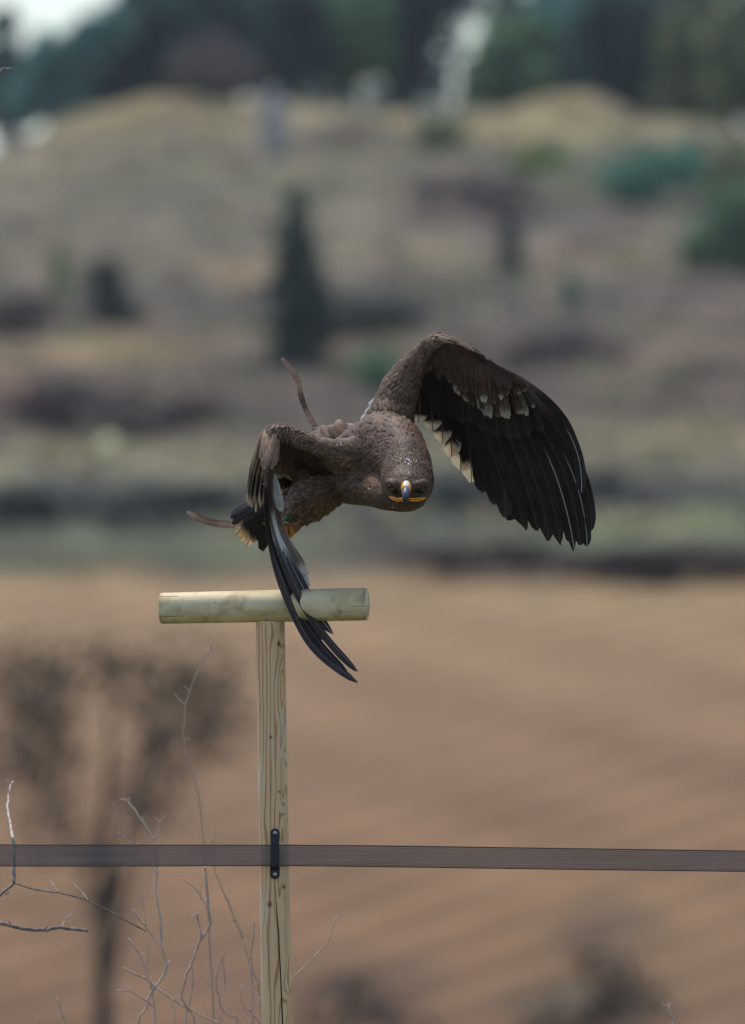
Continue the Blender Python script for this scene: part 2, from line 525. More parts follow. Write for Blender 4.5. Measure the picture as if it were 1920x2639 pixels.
def foot_distance(fx, fy):
    """How far away the slope is where the photograph shows it at (fx, fy), 1650-px coordinates."""
    ds = np.arange(150, 366, .4)
    x = (fx * 1.16364 - 960) / 30000.0 * ds
    z = ground_z(x, ds)
    row = 1319.5 - (z - CAM_H) * 30000.0 / ds
    hit = np.where(row <= fy * 1.16364)[0]
    return float(ds[hit[0]]) if len(hit) else 364.0

def tree(name, label, cat, d, lobes, leaf, n, size, trunk=None, group=None, seed=1, trunk_r=0.12, limbs=7):
    """lobes: (fx, fy, rx, ry) in the 1650-px photograph; depth radius is the mean of the two."""
    rng = np.random.default_rng(seed)
    if 230 < d < 360:
        low = max(lobes, key=lambda l: l[1] + l[3])
        d = foot_distance(low[0], low[1] + low[3] * .8)
    s = d / 30000.0 * 1.16364
    L = []
    for fx, fy, rx, ry in lobes:
        L.append((F2(fx, fy, d) + np.array((0, rng.normal() * 0.3 * rx * s, 0)), (rx * s, 0.5 * (rx + ry) * s, ry * s)))
    c0 = np.mean([l[0] for l in L], axis=0)
    bx = c0[0] if trunk is None else F2(trunk, 0, d)[0]
    base = np.array((bx, d, float(ground_z(np.array([bx]), np.array([float(d)]))[0])))
    root = empty(name, base, label, cat, group)
    mb = MB()
    top = max(L, key=lambda l: l[0][2])[0]
    mid = base + (c0 - base) * 0.6
    mb.tube([base - (0, 0, 0.2), base * 0.7 + mid * 0.3 + rng.normal(size=3) * 0.04, mid, top], [trunk_r * 1.25, trunk_r, trunk_r * 0.6, trunk_r * 0.15], 8, 9)
    for k in range(limbs):
        c, r = L[rng.integers(len(L))]
        e = c + nz(rng.normal(size=3)) * np.array(r) * 0.8
        a = base + (mid - base) * (0.5 + 0.5 * rng.random())
        mb.tube([a, (a + e) / 2 + (0, 0, 0.06 * np.linalg.norm(e - a)), e], [trunk_r * 0.45, trunk_r * 0.08], 6, 6)
    mb.build('trunk', M_BARK, root, origin=base)
    V, Fc, tn = leaf_cloud(L, n, size, rng, .35 if d > 150 else .05, cat in ('scrub', 'shrub') or d < 150)
    mesh_obj('crown', V, Fc, LEAF[leaf], root, False, None, tn, c0)
    return root

HT = 'trees of the wood along the hilltop'
tree('conifer', 'pale blue-green conifer at the left end of the hilltop wood, under the bright sky', 'tree', 376,
     [(150, 160, 60, 90), (95, 150, 50, 90), (60, 220, 60, 60), (190, 110, 60, 80), (130, 230, 70, 40), (205, 75, 60, 45), (100, 115, 50, 50), (245, 60, 50, 60)], 'blue', 2600, .22, 130, HT, 11)
tree('conifer', 'near black blue conifer just left of the round bare brown tree', 'tree', 380,
     [(280, 110, 70, 110), (320, 170, 80, 60), (250, 190, 70, 60), (330, 40, 80, 80), (215, 160, 40, 60), (290, 190, 80, 30)], 'dark', 2600, .22, 270, HT, 12)
tree('bare_tree', 'round leafless grey-brown tree standing before the dark hilltop wood', 'tree', 368,
     [(465, 135, 85, 70), (440, 160, 80, 45), (520, 165, 70, 45)], 'brown', 2300, .16, 465, None, 13)
tree('conifer', 'tall dark conifer rising behind the round bare tree', 'tree', 384,
     [(450, 20, 120, 110), (560, 60, 80, 120), (430, 110, 110, 90), (500, 170, 120, 45)], 'dark', 2600, .24, 500, HT, 14)
tree('conifer', 'dark blue conifer above the standing pale stone', 'tree', 378,
     [(640, 40, 90, 120), (620, 140, 80, 70), (690, 120, 60, 70), (600, 180, 60, 35), (650, 180, 50, 25)], 'dark', 2600, .22, 640, HT, 15)
tree('broadleaf_tree', 'dark green tree above the two round gaps of light', 'tree', 379,
     [(790, 50, 90, 120), (760, 130, 80, 60), (830, 130, 60, 50), (780, 160, 60, 25), (780, 205, 22, 42)], 'green', 2500, .22, 782, HT, 16)
tree('broadleaf_tree', 'dark tree whose edge forms the left side of the slanting gap', 'tree', 381,
     [(905, 20, 92, 90), (895, 110, 74, 80), (895, 180, 48, 60), (985, -20, 66, 66)], 'dark', 2500, .22, 895, HT, 17)
tree('broadleaf_tree', 'mid green tree on the right side of the slanting gap of light', 'tree', 377,
     [(1104, 120, 68, 70), (1074, 165, 62, 60), (1046, 210, 40, 38), (1170, 180, 70, 60), (1180, 90, 60, 70), (1100, 60, 40, 40)], 'green', 2500, .2, 1120, HT, 18)
tree('conifer', 'dark blue-green conifer behind the pale grassy mound', 'tree', 383,
     [(1250, 60, 90, 110), (1230, 150, 80, 70), (1190, 190, 70, 50), (1300, 150, 70, 70), (1270, 190, 80, 40)], 'blue', 2600, .22, 1240, HT, 19)
tree('conifer', 'near black conifer right of the pale grassy mound', 'tree', 382,
     [(1400, 80, 80, 120), (1370, 160, 70, 60), (1430, 190, 70, 60), (1340, 40, 60, 80)], 'dark', 2600, .22, 1400, HT, 20)
tree('broadleaf_tree', 'olive brown tree third from the right edge of the wood', 'tree', 378,
     [(1510, 110, 65, 110), (1500, 210, 60, 60), (1545, 180, 50, 80)], 'olive', 2400, .2, 1515, HT, 21)
tree('broadleaf_tree', 'olive green tree at the right edge of the hilltop wood', 'tree', 375,
     [(1620, 90, 70, 120), (1610, 200, 60, 70), (1660, 180, 60, 90)], 'olive', 2400, .2, 1620, HT, 22)

# the far rest of the wood reads as one mass
rng = np.random.default_rng(5)
lob = []
for fx in np.arange(-260, 1950, 70):
    if 930 < fx < 1125:
        continue
    ytop = -60 if fx > 260 else (150 if 20 < fx < 235 else 60)
    for fy in np.arange(ytop, 190, 60):
        if 660 < fx < 890 and fy > 130:
            continue
        lob.append((F2(fx + rng.normal() * 10, fy, 400 + rng.normal() * 4), (0.95 * (0.6 + .5 * rng.random()), 1.2, 0.75)))
for fx, fy in ((920, 60), (915, 130), (918, 0), (1140, 60), (1130, 120)):
    lob.append((F2(fx, fy, 400), (.5, .8, .7)))
for fx in list(np.arange(-200, 560, 45)) + list(np.arange(1030, 1900, 45)):
    lob.append((F2(fx, 240, 396), (.6, .8, .8)))
V, Fc, tn = leaf_cloud(lob, 22000, .26, rng)
# thin twigs that half veil the gaps of light
thin = []
for fx, fy in ((640, 225), (690, 225), (720, 200), (780, 225), (835, 220), (880, 225), (915, 230), (10, 250), (20, 290), (-20, 240), (1640, 245), (1580, 250), (40, 200), (15, 120)):
    thin.append((F2(fx, fy, 392), (.65, .8, .75)))
V2, F2_, t2 = leaf_cloud(thin, 3200, .13, rng, .1)
strip = [(F2(fx, fy, 392), (.55, .8, .75)) for fx, fy in ((965, 215), (985, 150), (1000, 90), (1020, 30), (1060, 0), (1100, -20))]
V3, F3_, t3 = leaf_cloud(strip, 900, .13, rng, .1)
F2_ = F2_ + [tuple(i + len(V2) for i in f) for f in F3_]
V2 = np.vstack([V2, V3]); t2 = np.concatenate([t2, t3])
Fc = Fc + [tuple(i + len(V) for i in f) for f in F2_]
V = np.vstack([V, V2]); tn = np.concatenate([tn, t2])
tag(mesh_obj('wood', V, Fc, LEAF['dark'], None, False, None, tn), 'mass of dark trees filling the wood behind the hilltop', 'wood', None, 'stuff')

tree('conical_tree', 'slim dark green conical tree standing alone mid-slope, wider towards its foot', 'tree', 322,
     [(652, 455, 34, 50), (655, 530, 55, 62), (660, 600, 68, 62), (674, 670, 82, 62), (680, 730, 88, 52), (662, 775, 80, 36), (640, 640, 90, 24), (690, 705, 96, 20), (625, 720, 88, 20)], 'pine', 3600, .12, 670, None, 31, .1)
tree('evergreen_tree', 'big dark green rounded tree at the right edge above the terraces', 'tree', 333,
     [(1590, 540, 90, 60), (1640, 480, 80, 80), (1560, 560, 60, 45), (1680, 560, 80, 70)], 'green', 3000, .14, 1610, None, 32, .12)
def shrub(label, d, lobes, leaf, n, size, seed, group=None):
    return tree('shrub', label, 'shrub', d, lobes, leaf, n, size, None, group, seed, .03, 5)
shrub('wide teal-green shrub below the pale grass bank at right', 347, [(1430, 385, 80, 50), (1370, 400, 60, 40), (1500, 370, 60, 50), (1400, 430, 60, 30)], 'teal', 1800, .12, 33)
shrub('very dark round shrub beside the wide teal-green shrub', 346, [(1530, 355, 40, 45)], 'dark', 700, .1, 34)
shrub('olive green shrub between the teal shrub and the right edge', 342, [(1610, 400, 70, 60), (1640, 350, 50, 50)], 'olive', 1200, .12, 35)
shrub('bright green low shrub right of centre under the pale bank', 349, [(1205, 355, 55, 26), (1160, 365, 30, 20)], 'lime', 800, .1, 36)
shrub('dark shrub at the crest below the slanting gap of light', 354, [(980, 290, 48, 38), (950, 310, 40, 25)], 'olive', 900, .1, 37)
shrub('slender dark brown bush standing alone on the pale strip at right', 338, [(1130, 520, 22, 45), (1132, 580, 28, 40)], 'slate', 700, .1, 38)
shrub('little upright green bush right of and below the slender brown one', 326, [(1265, 640, 20, 35), (1267, 670, 22, 25)], 'green', 600, .08, 39)
shrub('little yellow-green upright bush near the left edge', 328, [(132, 580, 20, 32), (132, 630, 20, 32)], 'lime', 600, .08, 40)
shrub('dark grey-green bush right of the yellow-green one at left', 327, [(235, 610, 42, 45), (240, 670, 58, 50), (270, 700, 50, 30)], 'slate', 1300, .1, 41)
shrub('dark green bush behind the eagle beside the conical tree', 310, [(830, 815, 45, 40), (850, 850, 40, 25)], 'green', 800, .1, 42)
for i, (lab, lobes, leaf, d) in enumerate([
        ('dead bramble clump on the terrace edge at far left', [(130, 880, 110, 40), (60, 900, 70, 40)], 'mauve', 292),
        ('dark bramble clump left of the upper leather strap', [(330, 935, 120, 32), (420, 900, 80, 30)], 'mauve', 291),
        ('purple-brown bramble thicket right of the raised wing', [(1260, 770, 120, 42), (1180, 790, 80, 30)], 'mauve', 315),
        ('long dark scrub along the terrace under the left strap', [(380, 1110, 130, 36), (250, 1130, 110, 30), (470, 1095, 70, 24)], 'slate', 264),
        ('dark scrub at the left edge below the pale terrace', [(60, 1120, 80, 32), (10, 1140, 60, 30)], 'slate', 264),
        ('long dark scrub behind the flight feathers at right', [(1150, 1080, 140, 34), (1300, 1075, 130, 28), (1010, 1095, 80, 34)], 'slate', 265),
        ('maroon hedge at the head of the field at right', [(1480, 1245, 150, 30), (1620, 1258, 90, 36), (1360, 1250, 90, 24)], 'maroon', 242),
        ('maroon hedge at the head of the field behind the eagle', [(1020, 1235, 140, 26), (1180, 1242, 120, 24), (1290, 1248, 80, 20)], 'maroon', 242),
        ('grey bramble clump under the conical tree', [(860, 690, 90, 34), (780, 720, 60, 28)], 'slate', 318),
        ('purple-grey bramble clump at the left edge below the bushes', [(60, 690, 80, 34), (0, 700, 50, 34)], 'mauve', 322),
        ('grey-violet thicket in the middle of the upper slope', [(1030, 420, 100, 44), (1130, 430, 80, 40)], 'mauve', 344)]):
    rs = np.random.default_rng(90 + i)
    lobes = lobes + [(l[0] + rs.normal() * l[2] * .8, l[1] + rs.normal() * 16, l[2] * (.3 + .4 * rs.random()), l[3] * (.4 + .5 * rs.random())) for l in lobes for _ in range(3)]
    tree('scrub', lab, 'scrub', d, lobes, leaf, 1300, .09, None, None, 60 + i, .02, 6)

# rough grass and dead bracken over the slope: nobody could count the tufts
for key, cnt, sd, lab in (('straw', 190, 1, 'tufts of pale dry grass scattered over the terraced hillside'), ('olive', 170, 2, 'low olive green growth scattered over the terraced hillside'), ('mauve', 190, 3, 'dead brown bracken scattered over the terraced hillside')):
    rg = np.random.default_rng(200 + sd)
    dd = 222 + 140 * rg.random(cnt) ** .9
    xx = (rg.random(cnt) * 2 - 1) * (dd * .034)
    zz = ground_z(xx, dd)
    lob = [(np.array((x, d, z + .1)), (.35 + .8 * rg.random(), .5, .12 + .16 * rg.random())) for x, d, z in zip(xx, dd, zz)]
    V, Fc, tn = leaf_cloud(lob, 5200, .085, rg, .3, True)
    tag(mesh_obj('undergrowth', V, Fc, LEAF[key], None, False, None, tn), lab, 'undergrowth', None, 'stuff')

# stones on the hill
M_STONE = mat_simple('pale_weathered_stone', C(166, 160, 156), 0.85, 0.2, 0.2, 3.0, 0.5, 0.03)
M_STONE_Y = mat_simple('pale_yellow_stone', C(238, 226, 170), 0.8, 0.2, 0.1, 3.0, 0.4, 0.02)
def boulder(label, fx, fy, d, rx, rz, mat, seed):
    rng = np.random.default_rng(seed)
    d = foot_distance(fx, fy + rz / d * 30000 / 1.16 * .9)
    c = F2(fx, fy, d)
    mb = MB()
    mb.ball((0, 0, 0), (rx, rx * .8, rz), 18, 12)
    V = mb.v[0]
    o = rng.random(3) * 10
    for i, v in enumerate(V):
        k = mnoise.noise(Vector((v / max(rx, rz) * 1.4 + o).tolist()))
        V[i] = v * (1 + 0.28 * k)
    mb.v[0] = V + c
    return tag(mb.build('boulder', mat, None, origin=c), label, 'boulder')
boulder('tall pale grey standing stone on the brow left of the two light gaps', 605, 280, 355, .42, 1.0, M_STONE, 3)
boulder('small pale yellow stone on the terrace edge left of the eagle', 241, 992, 268, .25, .27, M_STONE_Y, 4)

# the bare tree in the middle distance and bushes at the foot of the field
tree('bare_tree', 'dark blurred leafless tree in the field at left, with a gap through its crown', 'tree', 146,
     [(90, 1480, 150, 80), (250, 1470, 150, 70), (400, 1500, 150, 90), (470, 1570, 90, 100), (60, 1570, 120, 110), (60, 1690, 110, 130), (120, 1640, 60, 130), (350, 1640, 95, 140), (440, 1630, 100, 90),
      (320, 1770, 90, 70), (120, 1820, 80, 90), (215, 1890, 60, 60), (205, 1980, 34, 100), (240, 2080, 30, 60)], 'thicket', 4000, .058, 218, None, 80, .11, 4)
tree('shrub', 'blurred dark shrub at the bottom edge, far right of the post', 'shrub', 140, [(1340, 2250, 150, 40), (1200, 2275, 110, 30), (1360, 2170, 60, 60), (1300, 2120, 60, 40), (1400, 2200, 70, 50)], 'thicket', 560, .07, None, None, 81, .03, 6)
tree('shrub', 'blurred brown shrub at the bottom edge just right of the post', 'shrub', 138, [(790, 2245, 110, 45), (700, 2265, 80, 35), (880, 2265, 80, 30), (780, 2190, 70, 40)], 'umber', 480, .06, None, None, 82, .03, 6)

# ------------------------------------------------------------------ perch: post, crossbar, insulator
def mat_post():
    t = NT('sawn_pale_softwood')
    co = t.coord('Object')
    sp = t.n('ShaderNodeSeparateXYZ'); t.l(co, sp.inputs[0])
    x, y, z = sp.outputs
    st = t.n('ShaderNodeMapping'); st.inputs['Scale'].default_value = (16, 16, 3.4); t.l(co, st.inputs['Vector'])
    n1 = t.noise(st.outputs[0], 1.0, 2.0, .5)
    st2 = t.n('ShaderNodeMapping'); st2.inputs['Scale'].default_value = (60, 60, 7); t.l(co, st2.inputs['Vector'])
    n2 = t.noise(st2.outputs[0], 1.0, 3.0, .5)
    ox = t.math('ADD', x, t.math('ADD', 0.004, t.math('MULTIPLY', t.math('SUBTRACT', n1, .5), .075)))
    oy = t.math('ADD', y, 0.016)
    r = t.math('SQRT', t.math('ADD', t.math('MULTIPLY', ox, ox), t.math('MULTIPLY', oy, oy)))
    r = t.math('ADD', r, t.math('MULTIPLY', t.math('SUBTRACT', n1, .5), .045))
    r = t.math('ADD', r, t.math('MULTIPLY', t.math('SUBTRACT', n2, .5), .0035))
    ring = t.math('FRACT', t.math('MULTIPLY', r, 165.0))
    late = t.math('MULTIPLY', t.step(ring, .52, .88), t.math('SUBTRACT', 1.0, t.step(ring, .90, .99)))
    c = t.mix(late, C(238, 196, 148), C(188, 134, 80))
    big = t.noise(st.outputs[0], .9, 3.0, .6)
    c = t.mix(t.math('MULTIPLY', t.step(big, .5, .72), .55), c, C(228, 218, 196))
    c = t.mix(t.math('MULTIPLY', t.step(n2, .6, .8), .35), c, C(150, 118, 80))
    # dirt creeping down, knots
    for kx, kz, rr in ((-.002, 1.36, .006), (.030, 1.32, .008), (.012, .735, .006), (-.025, .69, .009), (.0, .98, .004), (-.022, 1.12, .005)):
        q = t.math('ADD', t.math('POWER', t.math('SUBTRACT', x, kx), 2.0), t.math('POWER', t.math('MULTIPLY', t.math('SUBTRACT', z, kz), .7), 2.0))
        q = t.math('SQRT', q)
        k = t.math('MULTIPLY', t.math('SUBTRACT', 1.0, t.step(q, rr * .5, rr)), t.math('LESS_THAN', y, 0))
        c = t.mix(t.math('MULTIPLY', k, .65), c, C(110, 78, 50))
        k2 = t.math('MULTIPLY', t.math('SUBTRACT', 1.0, t.step(q, rr * .12, rr * .35)), t.math('LESS_THAN', y, 0))
        c = t.mix(k2, c, C(58, 42, 30))
    # drying crack that runs down from under the insulator
    path = t.math('ADD', t.math('MULTIPLY', t.math('SUBTRACT', .82, z), .055), t.math('MULTIPLY', t.math('SUBTRACT', n1, .5), .010))
    dx = t.math('ABSOLUTE', t.math('SUBTRACT', x, t.math('SUBTRACT', path, .014)))
    wd = t.math('MULTIPLY', t.step(z, .86, .55), .0017)
    ck = t.math('MULTIPLY', t.math('LESS_THAN', dx, t.math('MAXIMUM', wd, .0001)), t.math('MULTIPLY', t.math('LESS_THAN', z, .82), t.math('LESS_THAN', y, 0)))
    c = t.mix(ck, c, C(40, 28, 20))
    h = t.math('SUBTRACT', t.math('ADD', t.math('MULTIPLY', late, .3), n2), t.math('MULTIPLY', ck, 3.0))
    return t.done(t.principled(c, .75, .25, t.bump(h, .45, .0012)))

def mat_bar():
    t = NT('peeled_green_tinged_log')
    co = t.coord('Object')
    mp = t.n('ShaderNodeMapping'); mp.inputs['Scale'].default_value = (9, 26, 26); t.l(co, mp.inputs['Vector'])
    n1 = t.noise(mp.outputs[0], 1.0, 4.0, .55)
    mp2 = t.n('ShaderNodeMapping'); mp2.inputs['Scale'].default_value = (16, 190, 190); t.l(co, mp2.inputs['Vector'])
    n2 = t.noise(mp2.outputs[0], 1.0, 3.0, .6)
    n3 = t.noise(co, 16.0, 4.0, .6)
    c = t.mix(t.step(n1, .35, .7), C(240, 218, 174), C(216, 190, 138))
    c = t.mix(t.math('MULTIPLY', t.step(n3, .5, .66), .55), c, C(172, 152, 100))
    c = t.mix(t.math('MULTIPLY', t.step(n2, .62, .8), .4), c, C(170, 152, 110))
    st = t.n('ShaderNodeMapping'); st.inputs['Scale'].default_value = (5, 60, 60); t.l(co, st.inputs['Vector'])
    n4 = t.noise(st.outputs[0], 1.0, 2.0, .5)
    c = t.mix(t.math('MULTIPLY', t.step(n4, .69, .74), .6), c, C(128, 104, 66))
    sp = t.n('ShaderNodeSeparateXYZ'); t.l(co, sp.inputs[0])
    bx, by, bz = sp.outputs
    ck = None
    for z0, xa, xb, wd in ((.021, -.30, -.205, .0008), (.006, .235, .30, .0007), (-.030, -.30, -.22, .0009)):
        ln_ = t.math('ABSOLUTE', t.math('SUBTRACT', bz, t.math('ADD', z0, t.math('MULTIPLY', t.math('SUBTRACT', n3, .5), .010))))
        k = t.math('MULTIPLY', t.math('LESS_THAN', ln_, wd), t.math('MULTIPLY', t.math('GREATER_THAN', bx, xa), t.math('LESS_THAN', bx, xb)))
        ck = k if ck is None else t.math('MAXIMUM', ck, k)
    c = t.mix(t.math('MULTIPLY', ck, .8), c, C(70, 52, 34))
    ends = t.math('MULTIPLY', t.step(t.math('ABSOLUTE', bx), .255, .272), t.step(n1, .4, .65))
    c = t.mix(t.math('MULTIPLY', ends, .55), c, C(140, 96, 54))
    for kx, kz, rr in ((.205, .018, .005), (.01, .036, .006), (-.12, -.012, .004), (.09, -.022, .005)):
        q = t.math('SQRT', t.math('ADD', t.math('POWER', t.math('SUBTRACT', bx, kx), 2.0), t.math('POWER', t.math('SUBTRACT', bz, kz), 2.0)))
        c = t.mix(t.math('MULTIPLY', t.math('SUBTRACT', 1.0, t.step(q, rr * .4, rr)), .5), c, C(128, 92, 56))
    return t.done(t.principled(c, .6, .3, t.bump(t.math('ADD', n2, t.math('MULTIPLY', n3, .6)), .4, .0012)))

def log_mesh(length, r0, r1, bevel, seg=56, rings=60, seed=0, wob=.02):
    """A round log along +Z from 0 to length, with bevelled, slightly uneven ends."""
    rng = np.random.default_rng(seed)
    zs = np.concatenate([[0, bevel * .3, bevel], np.linspace(bevel, length - bevel, rings)[1:-1], [length - bevel, length - bevel * .3, length]])
    sc = np.ones(len(zs)); sc[0] = 1 - bevel / r0; sc[1] = 1 - bevel * .3 / r0; sc[-1] = 1 - bevel / r1; sc[-2] = 1 - bevel * .3 / r1
    a = np.linspace(0, 2 * math.pi, seg, endpoint=False)
    V = []
    ph = rng.random(4) * 6
    for z, s in zip(zs, sc):
        r = (r0 + (r1 - r0) * z / length) * s * (1 + wob * (.5 * np.sin(2 * a + ph[0] + z) + .3 * np.sin(3 * a + ph[1] - 2 * z) + .25 * np.sin(5 * z + ph[2])))
        e = 0.0
        V += [(r[i] * math.cos(a[i]), r[i] * math.sin(a[i]), z) for i in range(seg)]
    F = []
    for i in range(len(zs) - 1):
        F += [(i * seg + j, i * seg + (j + 1) % seg, (i + 1) * seg + (j + 1) % seg, (i + 1) * seg + j) for j in range(seg)]
    F.append(tuple(range(seg - 1, -1, -1)))
    F.append(tuple(range((len(zs) - 1) * seg, len(zs) * seg)))
    return np.array(V), F

post_top = W(696.5, 1600)
post_bot = W(714, 2639)
lean = (post_bot[0] - post_top[0]) / (post_top[2] - post_bot[2])
zt = post_top[2]
perch = empty('perch', (post_top[0] + lean * zt, 30.0, 0.0),
              'T-shaped falconry perch: pale wooden post with a short round log fixed across its top', 'perch')
V, F = log_mesh(zt + .3, .0405, .0375, .006, seed=1, wob=.015)
V[:, 2] -= .3
V[:, 0] += -lean * V[:, 2]
o = mesh_obj('post', V + np.array(perch.location), F, mat_post(), perch, True, origin=np.array(perch.location))
# object coordinates of the post: x across, z up, y away from the camera
bar_l, bar_r = W(414, 1568), W(946, 1556)
ax = bar_r - bar_l
ax[1] = -math.tan(math.radians(10)) * ax[0]
L = np.linalg.norm(ax)
mid = (bar_l + bar_r) / 2
V, F = log_mesh(L, .0400, .0418, .0025, seed=3, wob=.02)
zx = nz(ax); yy = nz(np.cross((0, 0, 1), zx)); xx = np.cross(yy, zx)
# build with the log's length along local X
Vl = np.stack([V[:, 2] - L / 2, V[:, 1], V[:, 0]], 1)
bar = mesh_obj('crossbar', Vl, F, mat_bar(), None, True)
bar.data.flip_normals()
bar.parent = perch
from mathutils import Matrix
Rm = Matrix(((zx[0], yy[0], xx[0]), (zx[1], yy[1], xx[1]), (zx[2], yy[2], xx[2])))
bar.location = (mid - np.array(perch.location)).tolist()
bar.rotation_euler = Rm.to_euler()
tag(bar, 'smooth greenish-cream round log')

M_PLASTIC = mat_simple('black_plastic', (0.012, 0.014, 0.018, 1), .42, .45, .3, 300, .1, .0003)
M_STEEL = mat_simple('zinc_screw', (0.55, 0.54, 0.5, 1), .35, .5, .2, 400, .1, .0002, Metallic=1.0)
M_SLOT = mat_simple('screw_recess', (0.02, 0.02, 0.02, 1), .6, .2)
def rounded_plate(w_of_y, y0, y1, depth, n=26, front=None):
    """Outline symmetric about x = 0; returns a closed slab from depth 0 to its front, its face following front(y)."""
    ys = np.linspace(y0, y1, n)
    prof = [(-1, 0), (-1, .75), (-.82, 1), (0, 1.04), (.82, 1), (1, .75), (1, 0)]
    V, F = [], []
    for y in ys:
        w = w_of_y(y); dd = depth if front is None else front(y)
        V += [(px * w, -pd * dd, y) for px, pd in prof]
    m = len(prof)
    for i in range(n - 1):
        for j in range(m - 1):
            F.append((i * m + j, i * m + j + 1, (i + 1) * m + j + 1, (i + 1) * m + j))
    F.append(tuple(range(m))); F.append(tuple(range((n - 1) * m, n * m))[::-1])
    return np.array(V), F
cc = W(708.7, 2200, -.0395)
def wclip(y):
    e = 0.065 - abs(y)
    rr = .011
    k = 1.0 if e > rr else math.sqrt(max(0.02, 1 - ((rr - e) / rr) ** 2))
    return .0122 * k * (1.0 if abs(y) > .034 else .88)
def fclip(y):
    return .006 if abs(y) > .040 else (.013 if abs(y) < .034 else .006 + .007 * (.040 - abs(y)) / .006)
V, F = rounded_plate(wclip, -.065, .065, .006, 44, fclip)
clip = mesh_obj('insulator', V + cc, F, M_PLASTIC, perch, True, origin=cc)
clip.data.flip_normals()
tag(clip, 'black plastic tape insulator held by two screws')
for yy_ in (.0535, -.0535):
    mb = MB()
    s0 = cc + (0, -.0062, yy_)
    mb.tube([s0 + (0, .003, 0), s0 - (0, .0010, 0), s0 - (0, .0016, 0)], [.0050, .0050, .0040], 16)
    sc_ = mb.build('screw', M_STEEL, clip, True, origin=s0)
    # cross recess: two short bars sunk in the head
    mb = MB()
    for dx, dz in ((1, 0), (0, 1)):
        a = np.array((dx * .0021, -.00175, dz * .0021))
        mb.tube([s0 - a * (1, 0, 1) + (0, -.00165, 0), s0 + a * (1, 0, 1) + (0, -.00165, 0)], [.0008, .0008], 6)
    mesh_obj('slot', np.vstack(mb.v), mb.f, M_SLOT, clip, False, origin=s0)

# ------------------------------------------------------------------ electric fence tape
def mat_tape():
    t = NT('woven_brown_polytape')
    uv = t.n('ShaderNodeSeparateXYZ'); t.l(t.coord('UV'), uv.inputs[0])
    v = uv.outputs[1]
    u = uv.outputs[0]
    s = t.math('SINE', t.math('MULTIPLY', v, 2 * math.pi * 11))
    n = t.noise(t.coord('Object', (3, 1, 420)), 1.0, 2.0)
    fine = t.math('SINE', t.math('MULTIPLY', u, 9000.0))
    c = t.mix(t.step(n, .3, .7), C(92, 80, 80), C(134, 122, 120))
    c = t.mix(t.math('MULTIPLY', t.step(s, .55, .95), .7), c, C(66, 56, 56))
    c = t.mix(t.math('MULTIPLY', t.step(fine, 0., 1.), .25), c, C(120, 112, 110))
    op = t.math('ADD', t.math('MULTIPLY', n, .2), t.math('ADD', .60, t.math('MULTIPLY', t.step(s, .4, .95), .2)), clamp=True)
    p = t.principled(c, .5, .4)
    tr = t.n('ShaderNodeBsdfTransparent')
    mx = t.n('ShaderNodeMixShader')
    t.l(op, mx.inputs[0]); t.l(tr.outputs[0], mx.inputs[1]); t.l(p, mx.inputs[2])
    return t.done(mx.outputs[0])
M_TAPE = mat_tape()
M_CORD = mat_simple('tape_edge_cord', C(58, 48, 48), .6, .3)
tape_top = [(-3400, 2168, .3), (-900, 2171, .05), (0, 2177, -.035), (350, 2177.5, -.042), (709, 2178, -.047), (1000, 2180, -.045), (1500, 2187, -.03), (1920, 2193, -.01), (2800, 2206, .1), (4600, 2232, .5)]
tape_bot = [(-3400, 2228, .3), (-900, 2229, .05), (0, 2232, -.035), (350, 2232, -.042), (709, 2231, -.047), (1000, 2234, -.045), (1500, 2241, -.03), (1920, 2246, -.01), (2800, 2258, .1), (4600, 2282, .5)]
tt = resample([W(*p) for p in tape_top], 90)
tb = resample([W(*p) for p in tape_bot], 90)
t0 = W(709, 2204, -.047)
tape = empty('fence_tape', t0, 'grey-brown woven electric fence tape running across the post under the black insulator', 'fence tape')
nv = 7
V = np.concatenate([tt * (1 - k / (nv - 1)) + tb * (k / (nv - 1)) + np.array((0, .0012 * math.sin(k * 2.4), 0)) for k in range(nv)])
uv = np.concatenate([np.stack([np.linspace(0, 1, 90), np.full(90, k / (nv - 1))], 1) for k in range(nv)])
F = [(k * 90 + i, k * 90 + i + 1, (k + 1) * 90 + i + 1, (k + 1) * 90 + i) for k in range(nv - 1) for i in range(89)]
mesh_obj('webbing', V, F, M_TAPE, tape, True, uv, None, t0)
for nm, P in (('edge_cord', tt), ('edge_cord', tb)):
    mb = MB(); mb.tube(P, [.0012, .0012], 6)
    mb.build(nm, M_CORD, tape, True, origin=t0)

